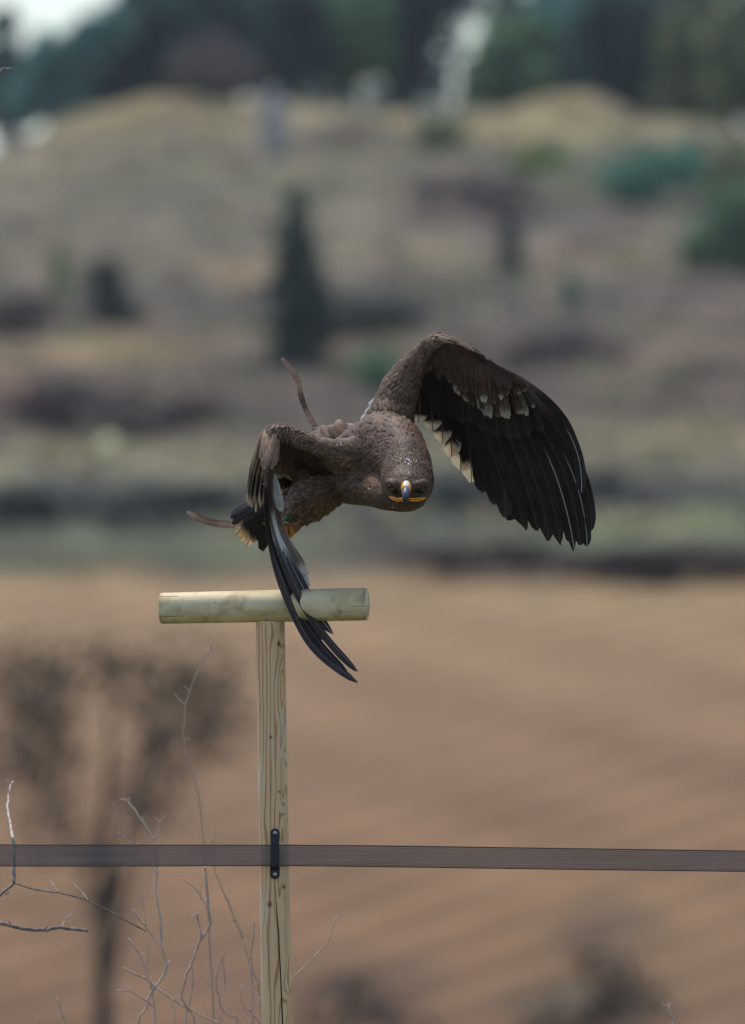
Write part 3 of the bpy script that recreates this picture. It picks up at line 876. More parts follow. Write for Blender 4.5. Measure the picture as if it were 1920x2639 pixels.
# ------------------------------------------------------------------ dry stems and twigs round the post
M_STEM = mat_tone('dry_pale_stems', C(182, 150, 128), C(224, 200, 182), .8, .2, nscale=60)
M_STEM_D = mat_tone('weathered_dark_twig', C(116, 100, 92), C(206, 190, 178), .8, .2, nscale=50)
M_STEM_O = mat_tone('reddish_brown_stems', C(176, 144, 124), C(214, 188, 168), .8, .2, nscale=60)
def Z6(x, y):
    return x * .54545, 1640 + y * .54545
def plant(name, label, cat, base_px, d, strokes, mat, seed, group=None, mats=None):
    """strokes: (list of zoom points, thick px at start, thick px at end, depth offset start, end[, 'down'])
    Each stroke is a woody stem of its own; 'down' carries it on to the plant's foot on the ground."""
    rng = np.random.default_rng(seed)
    bx = W(base_px, 2900, 0, d)[0]
    base = np.array((bx, d, float(ground_z(np.array([bx]), np.array([float(d)]))[0])))
    root = empty(name, base, label, cat, group)
    for st in strokes:
        pts, w0, w1 = st[0], st[1], st[2]
        o0, o1 = (st[3], st[4]) if len(st) > 4 else (0.0, 0.0)
        n = len(pts)
        P = []
        for i, p in enumerate(pts):
            q = Z6(*p)
            P.append(W(q[0], q[1], (o0 + (o1 - o0) * i / max(1, n - 1)), d))
        P = np.array(P)
        R = np.linspace(w0, w1, n) / 2250.0
        if 'down' in st:
            # strokes that come up out of the frame's foot: start at the ground
            foot = base + np.array((rng.normal() * .03, rng.normal() * .03, -.03))
            mid = (P[0] + foot) / 2 + np.array((rng.normal() * .03, 0, 0))
            P = np.vstack([foot, mid, P]); R = np.concatenate([[w0 / 1800, w0 / 1900], R])
        m = max(6, 5 * len(P))
        Q = resample(P, m)
        RR = np.interp(np.linspace(0, 1, m), np.linspace(0, 1, len(R)), R)
        RR = RR * (1 + .22 * rng.random(m) * (rng.random(m) > .6))
        Q = Q + rng.normal(size=Q.shape) * np.minimum(.0016, RR[:, None] * .35)
        mb = MB()
        mb.tube(Q, RR, 7, tone=np.clip(np.repeat(rng.random(m) * .5 + rng.random() * .4, 7), 0, 1))
        # buds and side spurs
        for k in range(int(m / 14)):
            i = rng.integers(1, m - 1)
            dr = nz(np.array((rng.normal(), rng.normal() * .4, abs(rng.normal()) + .3)))
            ln = .006 + .016 * rng.random()
            mb.tube([Q[i], Q[i] + dr * ln * .6, Q[i] + dr * ln], [RR[i] * .6, RR[i] * .3], 5, tone=rng.random())
        mb.build('stem', mat, root, True, origin=P[0])
    return root

DRY = 'dry stems growing around the perch'
plant('dry_weed', 'tallest thin dry stem, rising left of the post above the tape', 'dry weed', 540, 32.2, [
    ([(990, 1420), (985, 1250), (970, 1090), (960, 950), (940, 750), (925, 700), (895, 570), (865, 480), (872, 400), (875, 320), (895, 260), (935, 160), (965, 95), (992, 52)], 6, 3, 0, .1, 'down'),
    ([(876, 322), (850, 300), (820, 265)], 3, 2.2), ([(866, 482), (885, 484), (903, 490)], 3.4, 2.4), ([(895, 262), (885, 245), (868, 236)], 2.6, 2),
    ([(990, 60), (1000, 52), (992, 44)], 5, 3), ([(950, 130), (930, 70), (915, 48)], 1.6, 1.2)], M_STEM_O, 1, DRY)
plant('dry_shrub', 'branching dry stem whose pale forked tip rises above the tape left of the post', 'dry shrub', 400, 31.2, [
    ([(655, 1832), (690, 1760), (715, 1680), (775, 1600), (780, 1520), (765, 1460), (755, 1330), (740, 1200), (742, 1090), (725, 970), (690, 900), (655, 850), (605, 778)], 8, 5.5, 0, 0, 'down'),
    ([(605, 778), (590, 772), (570, 768)], 4, 2.4), ([(605, 778), (608, 768), (615, 762)], 3.5, 2.2),
    ([(728, 970), (742, 930), (748, 880), (735, 862), (725, 846)], 4.5, 2.2), ([(748, 885), (760, 865), (775, 848)], 2.8, 2), ([(725, 968), (700, 945), (682, 925)], 2.4, 1.6), ([(735, 960), (760, 962), (770, 955)], 2.4, 1.6),
    ([(610, 975), (580, 938), (560, 872), (545, 810), (530, 790)], 4.2, 2.8), ([(580, 938), (568, 936), (558, 930)], 2.8, 1.8),
    ([(690, 1040), (650, 1010), (610, 975)], 3.4, 4, .02, 0), ([(742, 1130), (715, 1080), (690, 1040)], 3, 3),
    ([(765, 1460), (735, 1430), (690, 1372), (655, 1330), (630, 1290)], 4.5, 6), ([(690, 1370), (684, 1310), (676, 1240), (690, 1205)], 3.5, 2), ([(676, 1250), (655, 1235), (640, 1215)], 2.4, 1.6),
    ([(715, 1662), (690, 1580), (650, 1490), (605, 1425)], 7, 5), ([(690, 1580), (700, 1510), (690, 1440)], 3, 2),
    ([(740, 1660), (700, 1625), (640, 1595), (600, 1578), (578, 1565)], 6, 5), ([(735, 1757), (690, 1720), (640, 1690), (605, 1675), (550, 1672)], 5, 3.5), ([(640, 1690), (620, 1660)], 2.5, 1.6),
    ([(735, 1832), (730, 1757), (720, 1690), (740, 1650), (785, 1580), (800, 1530)], 6, 4, 0, 0, 'down'), ([(660, 1765), (630, 1755), (600, 1745)], 2.6, 1.8)], M_STEM, 2, DRY)
plant('dry_shrub', 'pale dry shrub with a stubby fork close to the left side of the post', 'dry shrub', 490, 31.0, [
    ([(880, 1832), (895, 1740), (905, 1690), (912, 1600), (905, 1545)], 7, 4, 0, 0, 'down'),
    ([(855, 1690), (880, 1610), (915, 1520), (950, 1432), (985, 1380), (1000, 1335)], 7, 7.5, 0, 0),
    ([(952, 1430), (942, 1370), (930, 1306)], 7.5, 7.5), ([(1000, 1340), (985, 1300), (980, 1230), (974, 1150), (970, 1086)], 7, 6), ([(985, 1300), (960, 1250), (925, 1195), (890, 1165), (855, 1145)], 3.6, 3),
    ([(985, 1330), (1000, 1300), (1025, 1300)], 3.4, 2), ([(950, 1250), (945, 1200), (955, 1160)], 2.6, 1.8), ([(905, 1495), (890, 1490), (875, 1480)], 2.4, 1.6), ([(945, 1540), (960, 1560), (975, 1570)], 2.4, 1.6),
    ([(920, 1832), (900, 1780), (850, 1700), (855, 1690)], 5, 6, 0, 0, 'down'), ([(1040, 1832), (960, 1795), (890, 1760), (800, 1705), (740, 1660), (720, 1640)], 4, 5.5),
    ([(830, 1832), (820, 1740), (830, 1700)], 3.4, 2.4), ([(800, 1725), (830, 1720), (850, 1735)], 2.2, 1.6)], M_STEM, 3, DRY)
plant('dry_weed', 'straight thin reddish stem slanting down right from the tape', 'dry weed', 640, 31.8, [
    ([(1150, 1428), (1130, 1380), (1075, 1250), (1040, 1170), (1012, 1090), (1005, 990), (1008, 950)], 5.5, 3.2), ([(1008, 960), (1020, 935), (1048, 915)], 2.8, 2.2), ([(1025, 935), (1015, 920)], 2, 1.5),
    ([(1080, 1260), (1085, 1190)], 2.2, 1.4), ([(1200, 1832), (1190, 1620), (1150, 1428)], 4, 5, 0, 0, 'down')], M_STEM_O, 4, DRY)
plant('dry_weed', 'knotty brown dry stem between the pale shrub and the post', 'dry weed', 590, 31.4, [
    ([(1120, 1832), (1090, 1795), (1050, 1765), (1032, 1700), (1022, 1620), (1035, 1560), (1052, 1512), (1078, 1478)], 6, 3.6, 0, 0, 'down'), ([(1052, 1515), (1058, 1580), (1065, 1640)], 3, 4.4),
    ([(1030, 1690), (1000, 1660), (965, 1620), (950, 1600)], 2.6, 1.8), ([(1050, 1765), (1040, 1800), (1045, 1832)], 3, 3), ([(1035, 1700), (1060, 1670), (1075, 1665)], 2.4, 1.6)], M_STEM_O, 5, DRY)
plant('dry_weed', 'short crooked dry stem against the lower left side of the post', 'dry weed', 660, 30.5, [
    ([(1190, 1832), (1165, 1780), (1135, 1700), (1150, 1640)], 4, 2.6, 0, 0, 'down'), ([(1230, 1832), (1200, 1790), (1165, 1760)], 4, 2.4), ([(1225, 1700), (1222, 1640), (1195, 1580), (1185, 1500), (1198, 1420), (1200, 1345)], 4.6, 3.4),
    ([(1225, 1680), (1200, 1660), (1190, 1655)], 3, 1.8), ([(1235, 1832), (1235, 1760), (1225, 1700)], 4, 4.4, 0, 0, 'down'), ([(1225, 1745), (1200, 1755), (1160, 1790), (1140, 1820)], 2.4, 1.8)], M_STEM_O, 6, DRY)
plant('dry_weed', 'thin dry twig slanting up from the right side of the post', 'dry weed', 735, 30.5, [
    ([(1350, 1832), (1365, 1680), (1385, 1615), (1440, 1560), (1510, 1492), (1545, 1450), (1562, 1415), (1580, 1360), (1592, 1318)], 4, 3.4, 0, 0, 'down'), ([(1510, 1492), (1516, 1470)], 2.4, 1.5), ([(1553, 1430), (1540, 1425)], 2.4, 1.5),
    ([(1440, 1560), (1450, 1540)], 2, 1.4)], M_STEM, 7, DRY)
plant('dry_weed', 'short pale stem at the bottom edge left of the shrubs', 'dry weed', 165, 30.6, [
    ([(302, 1832), (298, 1800), (288, 1762), (270, 1706)], 5.5, 4.4, 0, 0, 'down'), ([(180, 1832), (176, 1805), (180, 1790)], 3, 2, 0, 0, 'down'), ([(288, 1765), (280, 1745)], 2, 1.4)], M_STEM, 8, DRY)
plant('dry_weed', 'small pale forked stem at the bottom edge far right of the post', 'dry weed', 1732, 30.8, [
    ([(3178, 1832), (3172, 1795), (3164, 1770), (3162, 1750), (3160, 1738)], 8, 5, 0, 0, 'down'), ([(3162, 1752), (3145, 1742), (3128, 1735)], 2.6, 1.6), ([(3162, 1742), (3172, 1732), (3180, 1728)], 2.8, 1.6), ([(3166, 1776), (3150, 1770)], 2.6, 1.8)], M_STEM, 9, DRY)
plant('bare_sapling', 'leafless sapling standing just outside the left edge, its grey twigs reaching in', 'sapling', -260, 30.4, [
    ([(-480, 2300), (-440, 1700), (-430, 1400), (-400, 900), (-380, 200), (-330, -1200), (-300, -2900)], 30, 8, 0, 0, 'down'),
    ([(-440, 1500), (-200, 1330), (0, 1222), (40, 1190), (66, 1160)], 12, 8, 0, -.1), ([(66, 1160), (68, 1080), (70, 1000), (62, 960)], 9, 8.5, -.1, -.1), ([(62, 960), (50, 900), (40, 830), (36, 780), (45, 720), (60, 685)], 8.5, 4, -.1, .8),
    ([(66, 1165), (110, 1178), (180, 1200), (275, 1210), (350, 1228), (420, 1252), (520, 1300), (610, 1350), (690, 1392)], 4, 4.6, -.1, .3), ([(275, 1210), (255, 1180), (238, 1155)], 3.4, 2.4, .1, .15), ([(420, 1252), (380, 1200), (330, 1150)], 3, 2, .1, .25),
    ([(-430, 1420), (-200, 1350), (0, 1360), (60, 1370), (125, 1386), (210, 1388), (290, 1374), (340, 1382), (412, 1390)], 16, 8, 0, .1), ([(292, 1374), (310, 1340), (360, 1290)], 4, 2.4, .1, .3), ([(40, 1208), (30, 1220), (20, 1222)], 4, 2.4, -.1, -.1),
    ([(-330, -1200), (-150, -2300), (0, -2670), (30, -2676), (52, -2682)], 10, 5, 0, 0), ([(30, -2676), (34, -2684)], 4, 2)], M_STEM_D, 10)

# ------------------------------------------------------------------ the eagle
ROOT = W(880, 1200, 0)
eagle = empty('eagle', ROOT, 'dark brown eagle flying towards the camera off the perch, wings arched down and head lowered', 'bird')

# ---- body: one continuous surface grown from a chain of tapered volumes
def chain(mb, pts, step=.22):
    P = np.array([W(p[0], p[1], p[2]) for p in pts])
    R = np.array([np.broadcast_to(np.asarray(p[3], dtype=float), (3,)) for p in pts]) / 1000.0
    for i in range(len(P) - 1):
        ln = np.linalg.norm(P[i + 1] - P[i])
        k = max(2, int(ln / (step * min(R[i].min(), R[i + 1].min()))) + 1)
        for t in np.linspace(0, 1, k):
            mb.ball(P[i] * (1 - t) + P[i + 1] * t, R[i] * (1 - t) + R[i + 1] * t, 16, 10)
mb = MB()
chain(mb, [(1049, 1256, -.31, (57, 62, 50)), (1051, 1248, -.285, (64, 60, 60))])                                   # head
chain(mb, [(1047, 1285, -.31, (40, 45, 28)), (1040, 1280, -.26, (60, 54, 38)), (1005, 1264, -.16, (70, 64, 50)), (950, 1240, .0, (80, 74, 56))])   # chin, throat and breast
chain(mb, [(1051, 1240, -.275, (67, 56, 66)), (1047, 1208, -.225, (66, 66, 82)), (1027, 1172, -.15, (72, 76, 94)), (990, 1165, -.07, (88, 84, 102)), (960, 1185, .02, (104, 90, 100))])   # neck
chain(mb, [(980, 1205, -.0, (92, 80, 102)), (910, 1222, .14, (88, 90, 76)), (850, 1205, .28, (88, 100, 84)), (800, 1225, .42, (62, 80, 66)), (750, 1270, .50, (40, 50, 40))])  # trunk
chain(mb, [(880, 1180, .2, (80, 70, 80)), (845, 1165, .3, (66, 70, 66))])                                          # back
chain(mb, [(1000, 1120, -.03, 66), (1012, 1060, 0, 56), (1028, 1010, .01, 50), (1052, 962, .01, 38), (1092, 915, 0, 30), (1124, 886, -.02, 27), (1160, 890, -.04, 22), (1210, 910, -.06, 16), (1262, 938, -.07, 11), (1312, 968, -.07, 6)])  # its left arm
chain(mb, [(990, 1195, -.08, 80), (935, 1196, -.05, 62), (885, 1184, -.03, 42), (850, 1172, .0, 30)])
chain(mb, [(960, 1178, -.08, 60), (920, 1172, -.10, 42), (870, 1164, -.10, 30), (820, 1150, -.09, 24), (770, 1128, -.08, 22), (728, 1112, -.07, 22), (704, 1119, -.08, 23), (695, 1150, -.10, 19), (690, 1180, -.12, 15), (686, 1215, -.13, 9), (683, 1250, -.14, 5)])  # its right arm
chain(mb, [(850, 1250, .12, (60, 60, 50)), (800, 1285, .14, (56, 60, 56)), (772, 1310, .14, (42, 45, 42)), (757, 1336, .13, (22, 24, 20))])   # thigh
chain(mb, [(800, 1270, .34, (45, 50, 50)), (735, 1320, .36, (24, 28, 24)), (705, 1345, .36, (14, 16, 14))])     # other thigh, behind
chain(mb, [(1000, 1246, -.345, 9), (1016, 1249, -.366, 9), (1034, 1257, -.374, 6)], .5)                          # brow ridges
chain(mb, [(1099, 1247, -.345, 9), (1084, 1250, -.366, 9), (1066, 1257, -.374, 6)], .5)
chain(mb, [(1047, 1252, -.352, (22, 25, 20)), (1046, 1266, -.36, (20, 22, 20))])                                   # lores
src = mesh_obj('body_source', np.vstack(mb.v), mb.f, None)
md = src.modifiers.new('r', 'REMESH'); md.mode = 'VOXEL'; md.voxel_size = .0052; md.adaptivity = 0
ms = src.modifiers.new('s', 'SMOOTH'); ms.factor = .5; ms.iterations = 9
dg = bpy.context.evaluated_depsgraph_get()
body_me = bpy.data.meshes.new_from_object(src.evaluated_get(dg))
bpy.data.objects.remove(src, do_unlink=True)
nvb = len(body_me.vertices)
BV = np.empty(nvb * 3); body_me.vertices.foreach_get('co', BV); BV = BV.reshape(-1, 3)
BN = np.empty(nvb * 3); body_me.vertices.foreach_get('normal', BN); BN = BN.reshape(-1, 3)
body_me.vertices.foreach_set('co', (BV - ROOT).ravel())
body_me.polygons.foreach_set('use_smooth', [True] * len(body_me.polygons))
body_me.update()
def mat_body():
    t = NT('brown_down_under_feathers')
    co = t.coord('Object')
    n = t.noise(co, 60.0, 4.0, .6)
    f = t.noise(t.coord('Object', (400, 160, 160)), 1.0, 3.0)
    c = t.mix(t.step(n, .3, .7), C(70, 52, 43), C(106, 84, 70))
    return t.done(t.principled(c, .75, .2, t.bump(f, .5, .003)))
body_me.materials.clear(); body_me.materials.append(mat_body())
body = bpy.data.objects.new('body', body_me); COL.objects.link(body); body.parent = eagle

# ---- small contour feathers over the body
FLOW = [  # (from, to, feather length mm, width mm)
    ((1046, 1262, -.38), (1050, 1200, -.25), 14, 5.5), ((1050, 1200, -.25), (1015, 1140, -.10), 25, 10), ((1015, 1140, -.10), (930, 1110, .08), 38, 19), ((930, 1110, .08), (830, 1130, .36), 50, 26),
    ((1046, 1300, -.36), (1000, 1310, -.2), 16, 8), ((1000, 1300, -.2), (930, 1290, .05), 26, 12), ((930, 1290, .05), (800, 1290, .3), 32, 14), ((800, 1260, .2), (770, 1350, .2), 30, 12),
    ((1000, 1200, -.18), (920, 1220, .02), 32, 15), ((920, 1200, 0), (800, 1210, .3), 34, 16),
    ((960, 1150, -.08), (860, 1150, .02), 32, 15), ((860, 1160, -.05), (740, 1110, .0), 17, 8), ((715, 1095, -.08), (690, 1230, -.1), 15, 7),
    ((1010, 1110, -.08), (1020, 1010, .03), 28, 13), ((1020, 1010, -.02), (1110, 890, .0), 22, 10), ((1130, 870, -.03), (1310, 970, -.07), 18, 8)]
FA = np.array([W(*f[0]) for f in FLOW]); FB = np.array([W(*f[1]) for f in FLOW])
FL = np.array([f[2] for f in FLOW]) / 1000.0; FW = np.array([f[3] for f in FLOW]) / 1000.0
def flow_at(p):
    ab = FB - FA
    t = np.clip(((p[:, None, :] - FA) * ab).sum(-1) / (ab * ab).sum(-1), 0, 1)
    q = FA + ab * t[..., None]
    d2 = ((p[:, None, :] - q) ** 2).sum(-1) + 1e-5
    w = 1 / d2 ** 2
    w /= w.sum(1, keepdims=True)
    return nz((w[..., None] * nz(ab)).sum(1)), (w * FL).sum(1), (w * FW).sum(1)
def contour_feathers():
    rng = np.random.default_rng(21)
    order = rng.permutation(nvb)
    # thin out: keep points a fraction of the local feather width apart (grid hashing)
    D, LN, WD = flow_at(BV)
    eyes = np.array([W(1017, 1260, -.356), W(1084, 1261, -.356)])
    beak = W(1046, 1272, -.38)
    grid = {}
    keep = []
    G = .014
    for i in order:
        p = BV[i]
        if min(np.linalg.norm(eyes - p, axis=1)) < .014 or np.linalg.norm(beak - p) < .026:
            continue
        if abs(p[2] - W(0, 1284, -.36)[2]) < .007 and p[1] < 29.72 and BN[i][1] < -.2:
            continue
        a, b = max(.005, LN[i] * .50), max(.0030, WD[i] * .54)
        k = tuple(int(c // G) for c in p)
        ok = True
        for dx in (-1, 0, 1):
            for dy in (-1, 0, 1):
                for dz in (-1, 0, 1):
                    for q in grid.get((k[0] + dx, k[1] + dy, k[2] + dz), ()):
                        r = BV[q] - p
                        l = r @ D[i]
                        if (l / a) ** 2 + (r @ r - l * l) / b ** 2 < 1:
                            ok = False
                            break
                    if not ok:
                        break
                if not ok:
                    break
            if not ok:
                break
        if ok:
            grid.setdefault(k, []).append(i)
            keep.append(i)
    V, F, T, U, NR = [], [], [], [], []
    n0 = 0
    us = np.array([0, .3, .6, .85, 1.0]); hw = np.array([.35, .9, 1.0, .72, .16])
    for i in keep:
        p, nrm, d, ln, wd = BV[i], BN[i], D[i], LN[i] * (.75 + .55 * rng.random()), WD[i] * (.8 + .5 * rng.random())
        tg = d - nrm * np.dot(d, nrm)
        l = np.linalg.norm(tg)
        if l < .12:
            continue
        tg = tg / l
        sd = np.cross(nrm, tg)
        yaw = rng.normal() * .26
        tg, sd = tg * math.cos(yaw) + sd * math.sin(yaw), sd * math.cos(yaw) - tg * math.sin(yaw)
        lift = .03 + .05 * rng.random()
        tone = np.clip(.45 + .22 * rng.normal(), 0, 1)
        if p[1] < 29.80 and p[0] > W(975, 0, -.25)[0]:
            tone *= .5                                 # darker crown and cheeks, partly the head's shade put into the feather tone
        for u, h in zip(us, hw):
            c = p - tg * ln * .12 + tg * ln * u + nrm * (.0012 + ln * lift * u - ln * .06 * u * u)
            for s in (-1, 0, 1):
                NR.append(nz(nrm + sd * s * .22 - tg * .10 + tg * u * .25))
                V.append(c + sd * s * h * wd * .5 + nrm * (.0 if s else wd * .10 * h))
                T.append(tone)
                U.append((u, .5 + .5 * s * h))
        for r in range(4):
            b = n0 + r * 3
            F += [(b, b + 3, b + 4, b + 1), (b + 1, b + 4, b + 5, b + 2)]
        n0 += 15
    t = NT('brown_contour_feathers')
    uv = t.n('ShaderNodeSeparateXYZ'); t.l(t.coord('UV'), uv.inputs[0])
    tn = t.attr('tone')
    av = t.math('ABSOLUTE', t.math('SUBTRACT', uv.outputs[1], .5))
    fine = t.noise(t.coord('Object', (900, 900, 900)), 1.0, 2.0)
    c = t.mix(tn, C(82, 61, 44), C(126, 97, 72))
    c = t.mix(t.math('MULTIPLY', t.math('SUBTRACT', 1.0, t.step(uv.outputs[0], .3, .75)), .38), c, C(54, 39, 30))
    c = t.mix(t.math('MULTIPLY', t.step(uv.outputs[0], .72, .98), .34), c, C(176, 147, 122))
    c = t.mix(t.math('MULTIPLY', t.step(av, .30, .48), .36), c, C(50, 37, 29))
    c = t.mix(t.math('MULTIPLY', t.math('SUBTRACT', 1.0, t.step(av, .0, .07)), .3), c, C(188, 160, 138))
    c = t.mix(1.0, c, t.mix(fine, (.9, .9, .9, 1), (1.1, 1.1, 1.1, 1)), 'MULTIPLY')
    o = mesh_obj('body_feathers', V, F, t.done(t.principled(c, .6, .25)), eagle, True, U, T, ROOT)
    o.data.normals_split_custom_set_from_vertices(np.array(NR).tolist())
    tag(o, kind='stuff')
    return len(keep)
contour_feathers()

# ---- single feathers
def feather(name, pts, hw, N, mat, parent=None, tilt=0.0, curve='bezier', tip=.35, emarg=None, rag=.02, camber=.12, n=18, seed=0, hw0=.45, label=None, point=0.0, outer=.62):
    """pts: (px, py, depth) control points from quill to tip; hw half-width in mm; N the way its visible face looks."""
    rng = np.random.default_rng(seed)
    P = np.array([W(*p) for p in pts])
    P = bezier(P, n) if curve == 'bezier' else resample(P, n)
    T = nz(np.gradient(P, axis=0))
    N = np.broadcast_to(nz(N), T.shape)
    S = nz(np.cross(T, N)); M = nz(np.cross(S, T))
    if tilt:
        c, s = math.cos(tilt), math.sin(tilt)
        S, M = S * c + M * s, M * c - S * s
    ln = np.linalg.norm(np.diff(P, axis=0), axis=1).sum()
    h = hw / 1000.0
    vs = np.array([-1, -.82, -.55, -.25, 0, .25, .55, .82, 1])
    u = np.linspace(0, 1, n)
    prof = hw0 + (1 - hw0) * np.clip(u / .35, 0, 1) ** .7
    if emarg:
        prof = prof * (1 - (1 - emarg) * np.clip((u - .5) / .12, 0, 1))
    cap = min(.45, tip * 1.35 * h / ln)            # length of the rounded end, as a share of the feather
    V = np.empty((n, len(vs), 3)); U = np.empty((n, len(vs), 2))
    for j, v in enumerate(vs):
        L = 1 - cap * (1 - math.sqrt(max(0, 1 - min(1, abs(v)) ** 2)) * (1 - point) - point * (1 - abs(v))) - rag * rng.random() * (.4 + abs(v))
        uu = u * L
        Q = np.stack([np.interp(uu, u, P[:, k]) for k in range(3)], 1)
        SS = np.stack([np.interp(uu, u, S[:, k]) for k in range(3)], 1)
        MM = np.stack([np.interp(uu, u, M[:, k]) for k in range(3)], 1)
        w = np.interp(uu, u, prof) * h
        lead = outer if v < 0 else 1.0                  # the outer vane is the narrower one
        V[:, j] = Q + SS * (v * w * lead)[:, None] - MM * (camber * w * v * v)[:, None]
        if v == 0:
            V[:, j] += MM * .0009
        U[:, j, 0] = uu; U[:, j, 1] = .5 + .5 * v
    m = len(vs)
    F = [(i * m + j, i * m + j + 1, (i + 1) * m + j + 1, (i + 1) * m + j) for i in range(n - 1) for j in range(m - 1)]
    o = mesh_obj(name, V.reshape(-1, 3), F, mat, parent or eagle, True, U.reshape(-1, 2), None, P[0])
    if label:
        o['label'] = label
    return o

MF = {
    'primary': mat_feather('blackish_primary', C(46, 38, 31), root=C(112, 100, 86), root_to=.26, shaft=C(78, 68, 58), rough=.6, spec=.2, bars=.45, transl=.08),
    'primary_s': mat_feather('pale_shafted_primary', C(46, 38, 32), root=C(104, 94, 82), root_to=.2, shaft=C(178, 172, 164), shaft_from=.5, rough=.6, spec=.2, bars=.4, transl=.08),
    'secondary': mat_feather('dark_brown_secondary', C(50, 40, 32), tip=C(112, 84, 62), tip_at=.985, tip_w=.03, rough=.5, bars=.35, transl=.06),
    'inner': mat_feather('pale_tipped_secondary', C(38, 30, 24), tip=C(252, 224, 184), tip_at=.87, tip_w=.04, shaft=C(110, 88, 66), rough=.6, transl=.45, bars=.3, fray=.14),
    'greater': mat_feather('grey_brown_covert', C(70, 60, 51), tip=C(180, 166, 146), tip_at=.90, tip_w=.07, edge=C(104, 92, 78), rough=.6),
    'greater_w': mat_feather('pale_greater_covert', C(92, 80, 68), tip=C(186, 174, 156), tip_at=.86, tip_w=.10, edge=C(120, 108, 94), rough=.6, fray=.5),
    'dusky': mat_feather('dusky_covert', C(44, 37, 31), edge=C(52, 44, 37), tip=C(62, 54, 46), tip_at=.93, rough=.6),
    'median': mat_feather('brown_median_covert', C(68, 49, 36), tip=C(120, 92, 66), tip_at=.95, tip_w=.05, rough=.65),
    'median_w': mat_feather('pale_ended_median_covert', C(70, 52, 39), tip=C(176, 162, 142), tip_at=.86, tip_w=.06, rough=.65, fray=.5),
    'lesser': mat_feather('brown_lesser_covert', C(70, 51, 38), edge=C(92, 70, 53), rough=.7),
    'dark': mat_feather('dark_underwing_covert', C(38, 30, 24), rough=.7),
    'scapular': mat_feather('greyish_scapular', C(150, 138, 128), edge=C(206, 198, 190), tip=C(204, 196, 188), tip_at=.93, tip_w=.04, rough=.5),
    'upper': mat_feather('brown_upper_covert', C(120, 98, 80), tip=C(206, 186, 156), tip_at=.88, tip_w=.05, band=C(30, 24, 20), band_at=(.55, .86), edge=C(160, 136, 112), rough=.55, transl=.3, fray=.3),
    'hand': mat_feather('brown_hand_covert', C(134, 106, 86), edge=C(160, 132, 110), rough=.55),
    'slatep': mat_feather('slate_primary', C(56, 47, 42), root=C(74, 66, 62), root_to=.12, shaft=C(128, 120, 116), rough=.5, spec=.25),
    'slatew': mat_feather('white_based_primary', C(66, 56, 50), root=C(104, 88, 78), root_to=.22, band=C(252, 250, 248), band_at=(.25, .47), transl=.35, fray=.25, shaft=C(190, 182, 174), rough=.4, spec=.45, bars=.35),
    'innerp': mat_feather('pale_inner_primary', C(122, 103, 86), tip=C(214, 204, 188), tip_at=.9, tip_w=.06, edge=C(150, 138, 124), rough=.5, transl=.1, bars=.2),
    'white': mat_feather('white_feather', C(234, 236, 240), shaft=C(230, 232, 238), rough=.55, transl=.4),
    'tail': mat_feather('blackish_tail_feather', C(34, 27, 23), tip=C(234, 192, 138), tip_at=.84, tip_w=.05, rough=.55, transl=.35, fray=.25),
    'tail_d': mat_feather('dark_tail_feather', C(34, 27, 23), tip=C(200, 180, 150), tip_at=.99, tip_w=.02, rough=.55),
}
def along(pts, n):
    return resample(np.array(pts, dtype=float), n)

# its left wing (right in the photograph), seen from below
SEC_TIP = along([(1078, 1090, .12), (1106, 1104, .135), (1132, 1133, .15), (1158, 1170, .165), (1186, 1212, .175), (1214, 1244, .17), (1242, 1266, .13), (1278, 1302, .09), (1304, 1336, .06)], 9)
SEC_ROOT = along([(1075, 985, .08), (1100, 950, .07), (1130, 915, .05), (1172, 905, .01)], 9)
for i in range(9):
    r, tpt = SEC_ROOT[i], SEC_TIP[i]
    f = i / 8
    c1 = (r[0] * .2 + tpt[0] * .8 + 10 + 10 * f, r[1] * .55 + tpt[1] * .45 - 10, r[2] * .35 + tpt[2] * .65 + .05)
    nm = 'inner' if i < 6 else 'secondary'
    feather('secondary_feather', [r, c1, tpt], 26 + 5 * f, (-.03 - .15 * f, -.97, -.02 - .12 * f), MF[nm], None, -.06, seed=100 + i, tip=1.05, outer=1.0 if i < 6 else .8, rag=.03 if i < 8 else .05, hw0=.6)
PRIM = [((1180, 905, .0), (1258, 1120), (1326, 1346, .06)), ((1192, 910, -.005), (1290, 1115), (1356, 1368, .05)), ((1205, 915, -.01), (1328, 1112), (1390, 1376, .035)),
        ((1218, 921, -.02), (1368, 1112), (1418, 1399, .02)), ((1232, 928, -.025), (1404, 1114), (1446, 1411, .0)), ((1246, 935, -.03), (1438, 1122), (1482, 1423, -.02)),
        ((1260, 942, -.04), (1472, 1132), (1497, 1409, -.04)), ((1274, 948, -.045), (1508, 1150), (1514, 1411, -.06)), ((1288, 954, -.05), (1533, 1150), (1524, 1372, -.08)), ((1302, 960, -.055), (1512, 1080), (1499, 1272, -.10))]
for i, (a, c, b) in enumerate(PRIM):
    cd = (a[2] + b[2]) / 2 + .06
    feather('primary_feather', [a, (c[0], c[1], cd), b], 37 - 1.0 * i, (-.35, -.88, -.25), MF['primary_s' if i in (5, 7, 9) else 'primary'], None, -.14, seed=130 + i, tip=1.25 if i < 5 else 1.0,
            emarg=.74 if i >= 6 else (.85 if i >= 4 else None), rag=.045 if i < 6 else .02, hw0=.6, n=22)
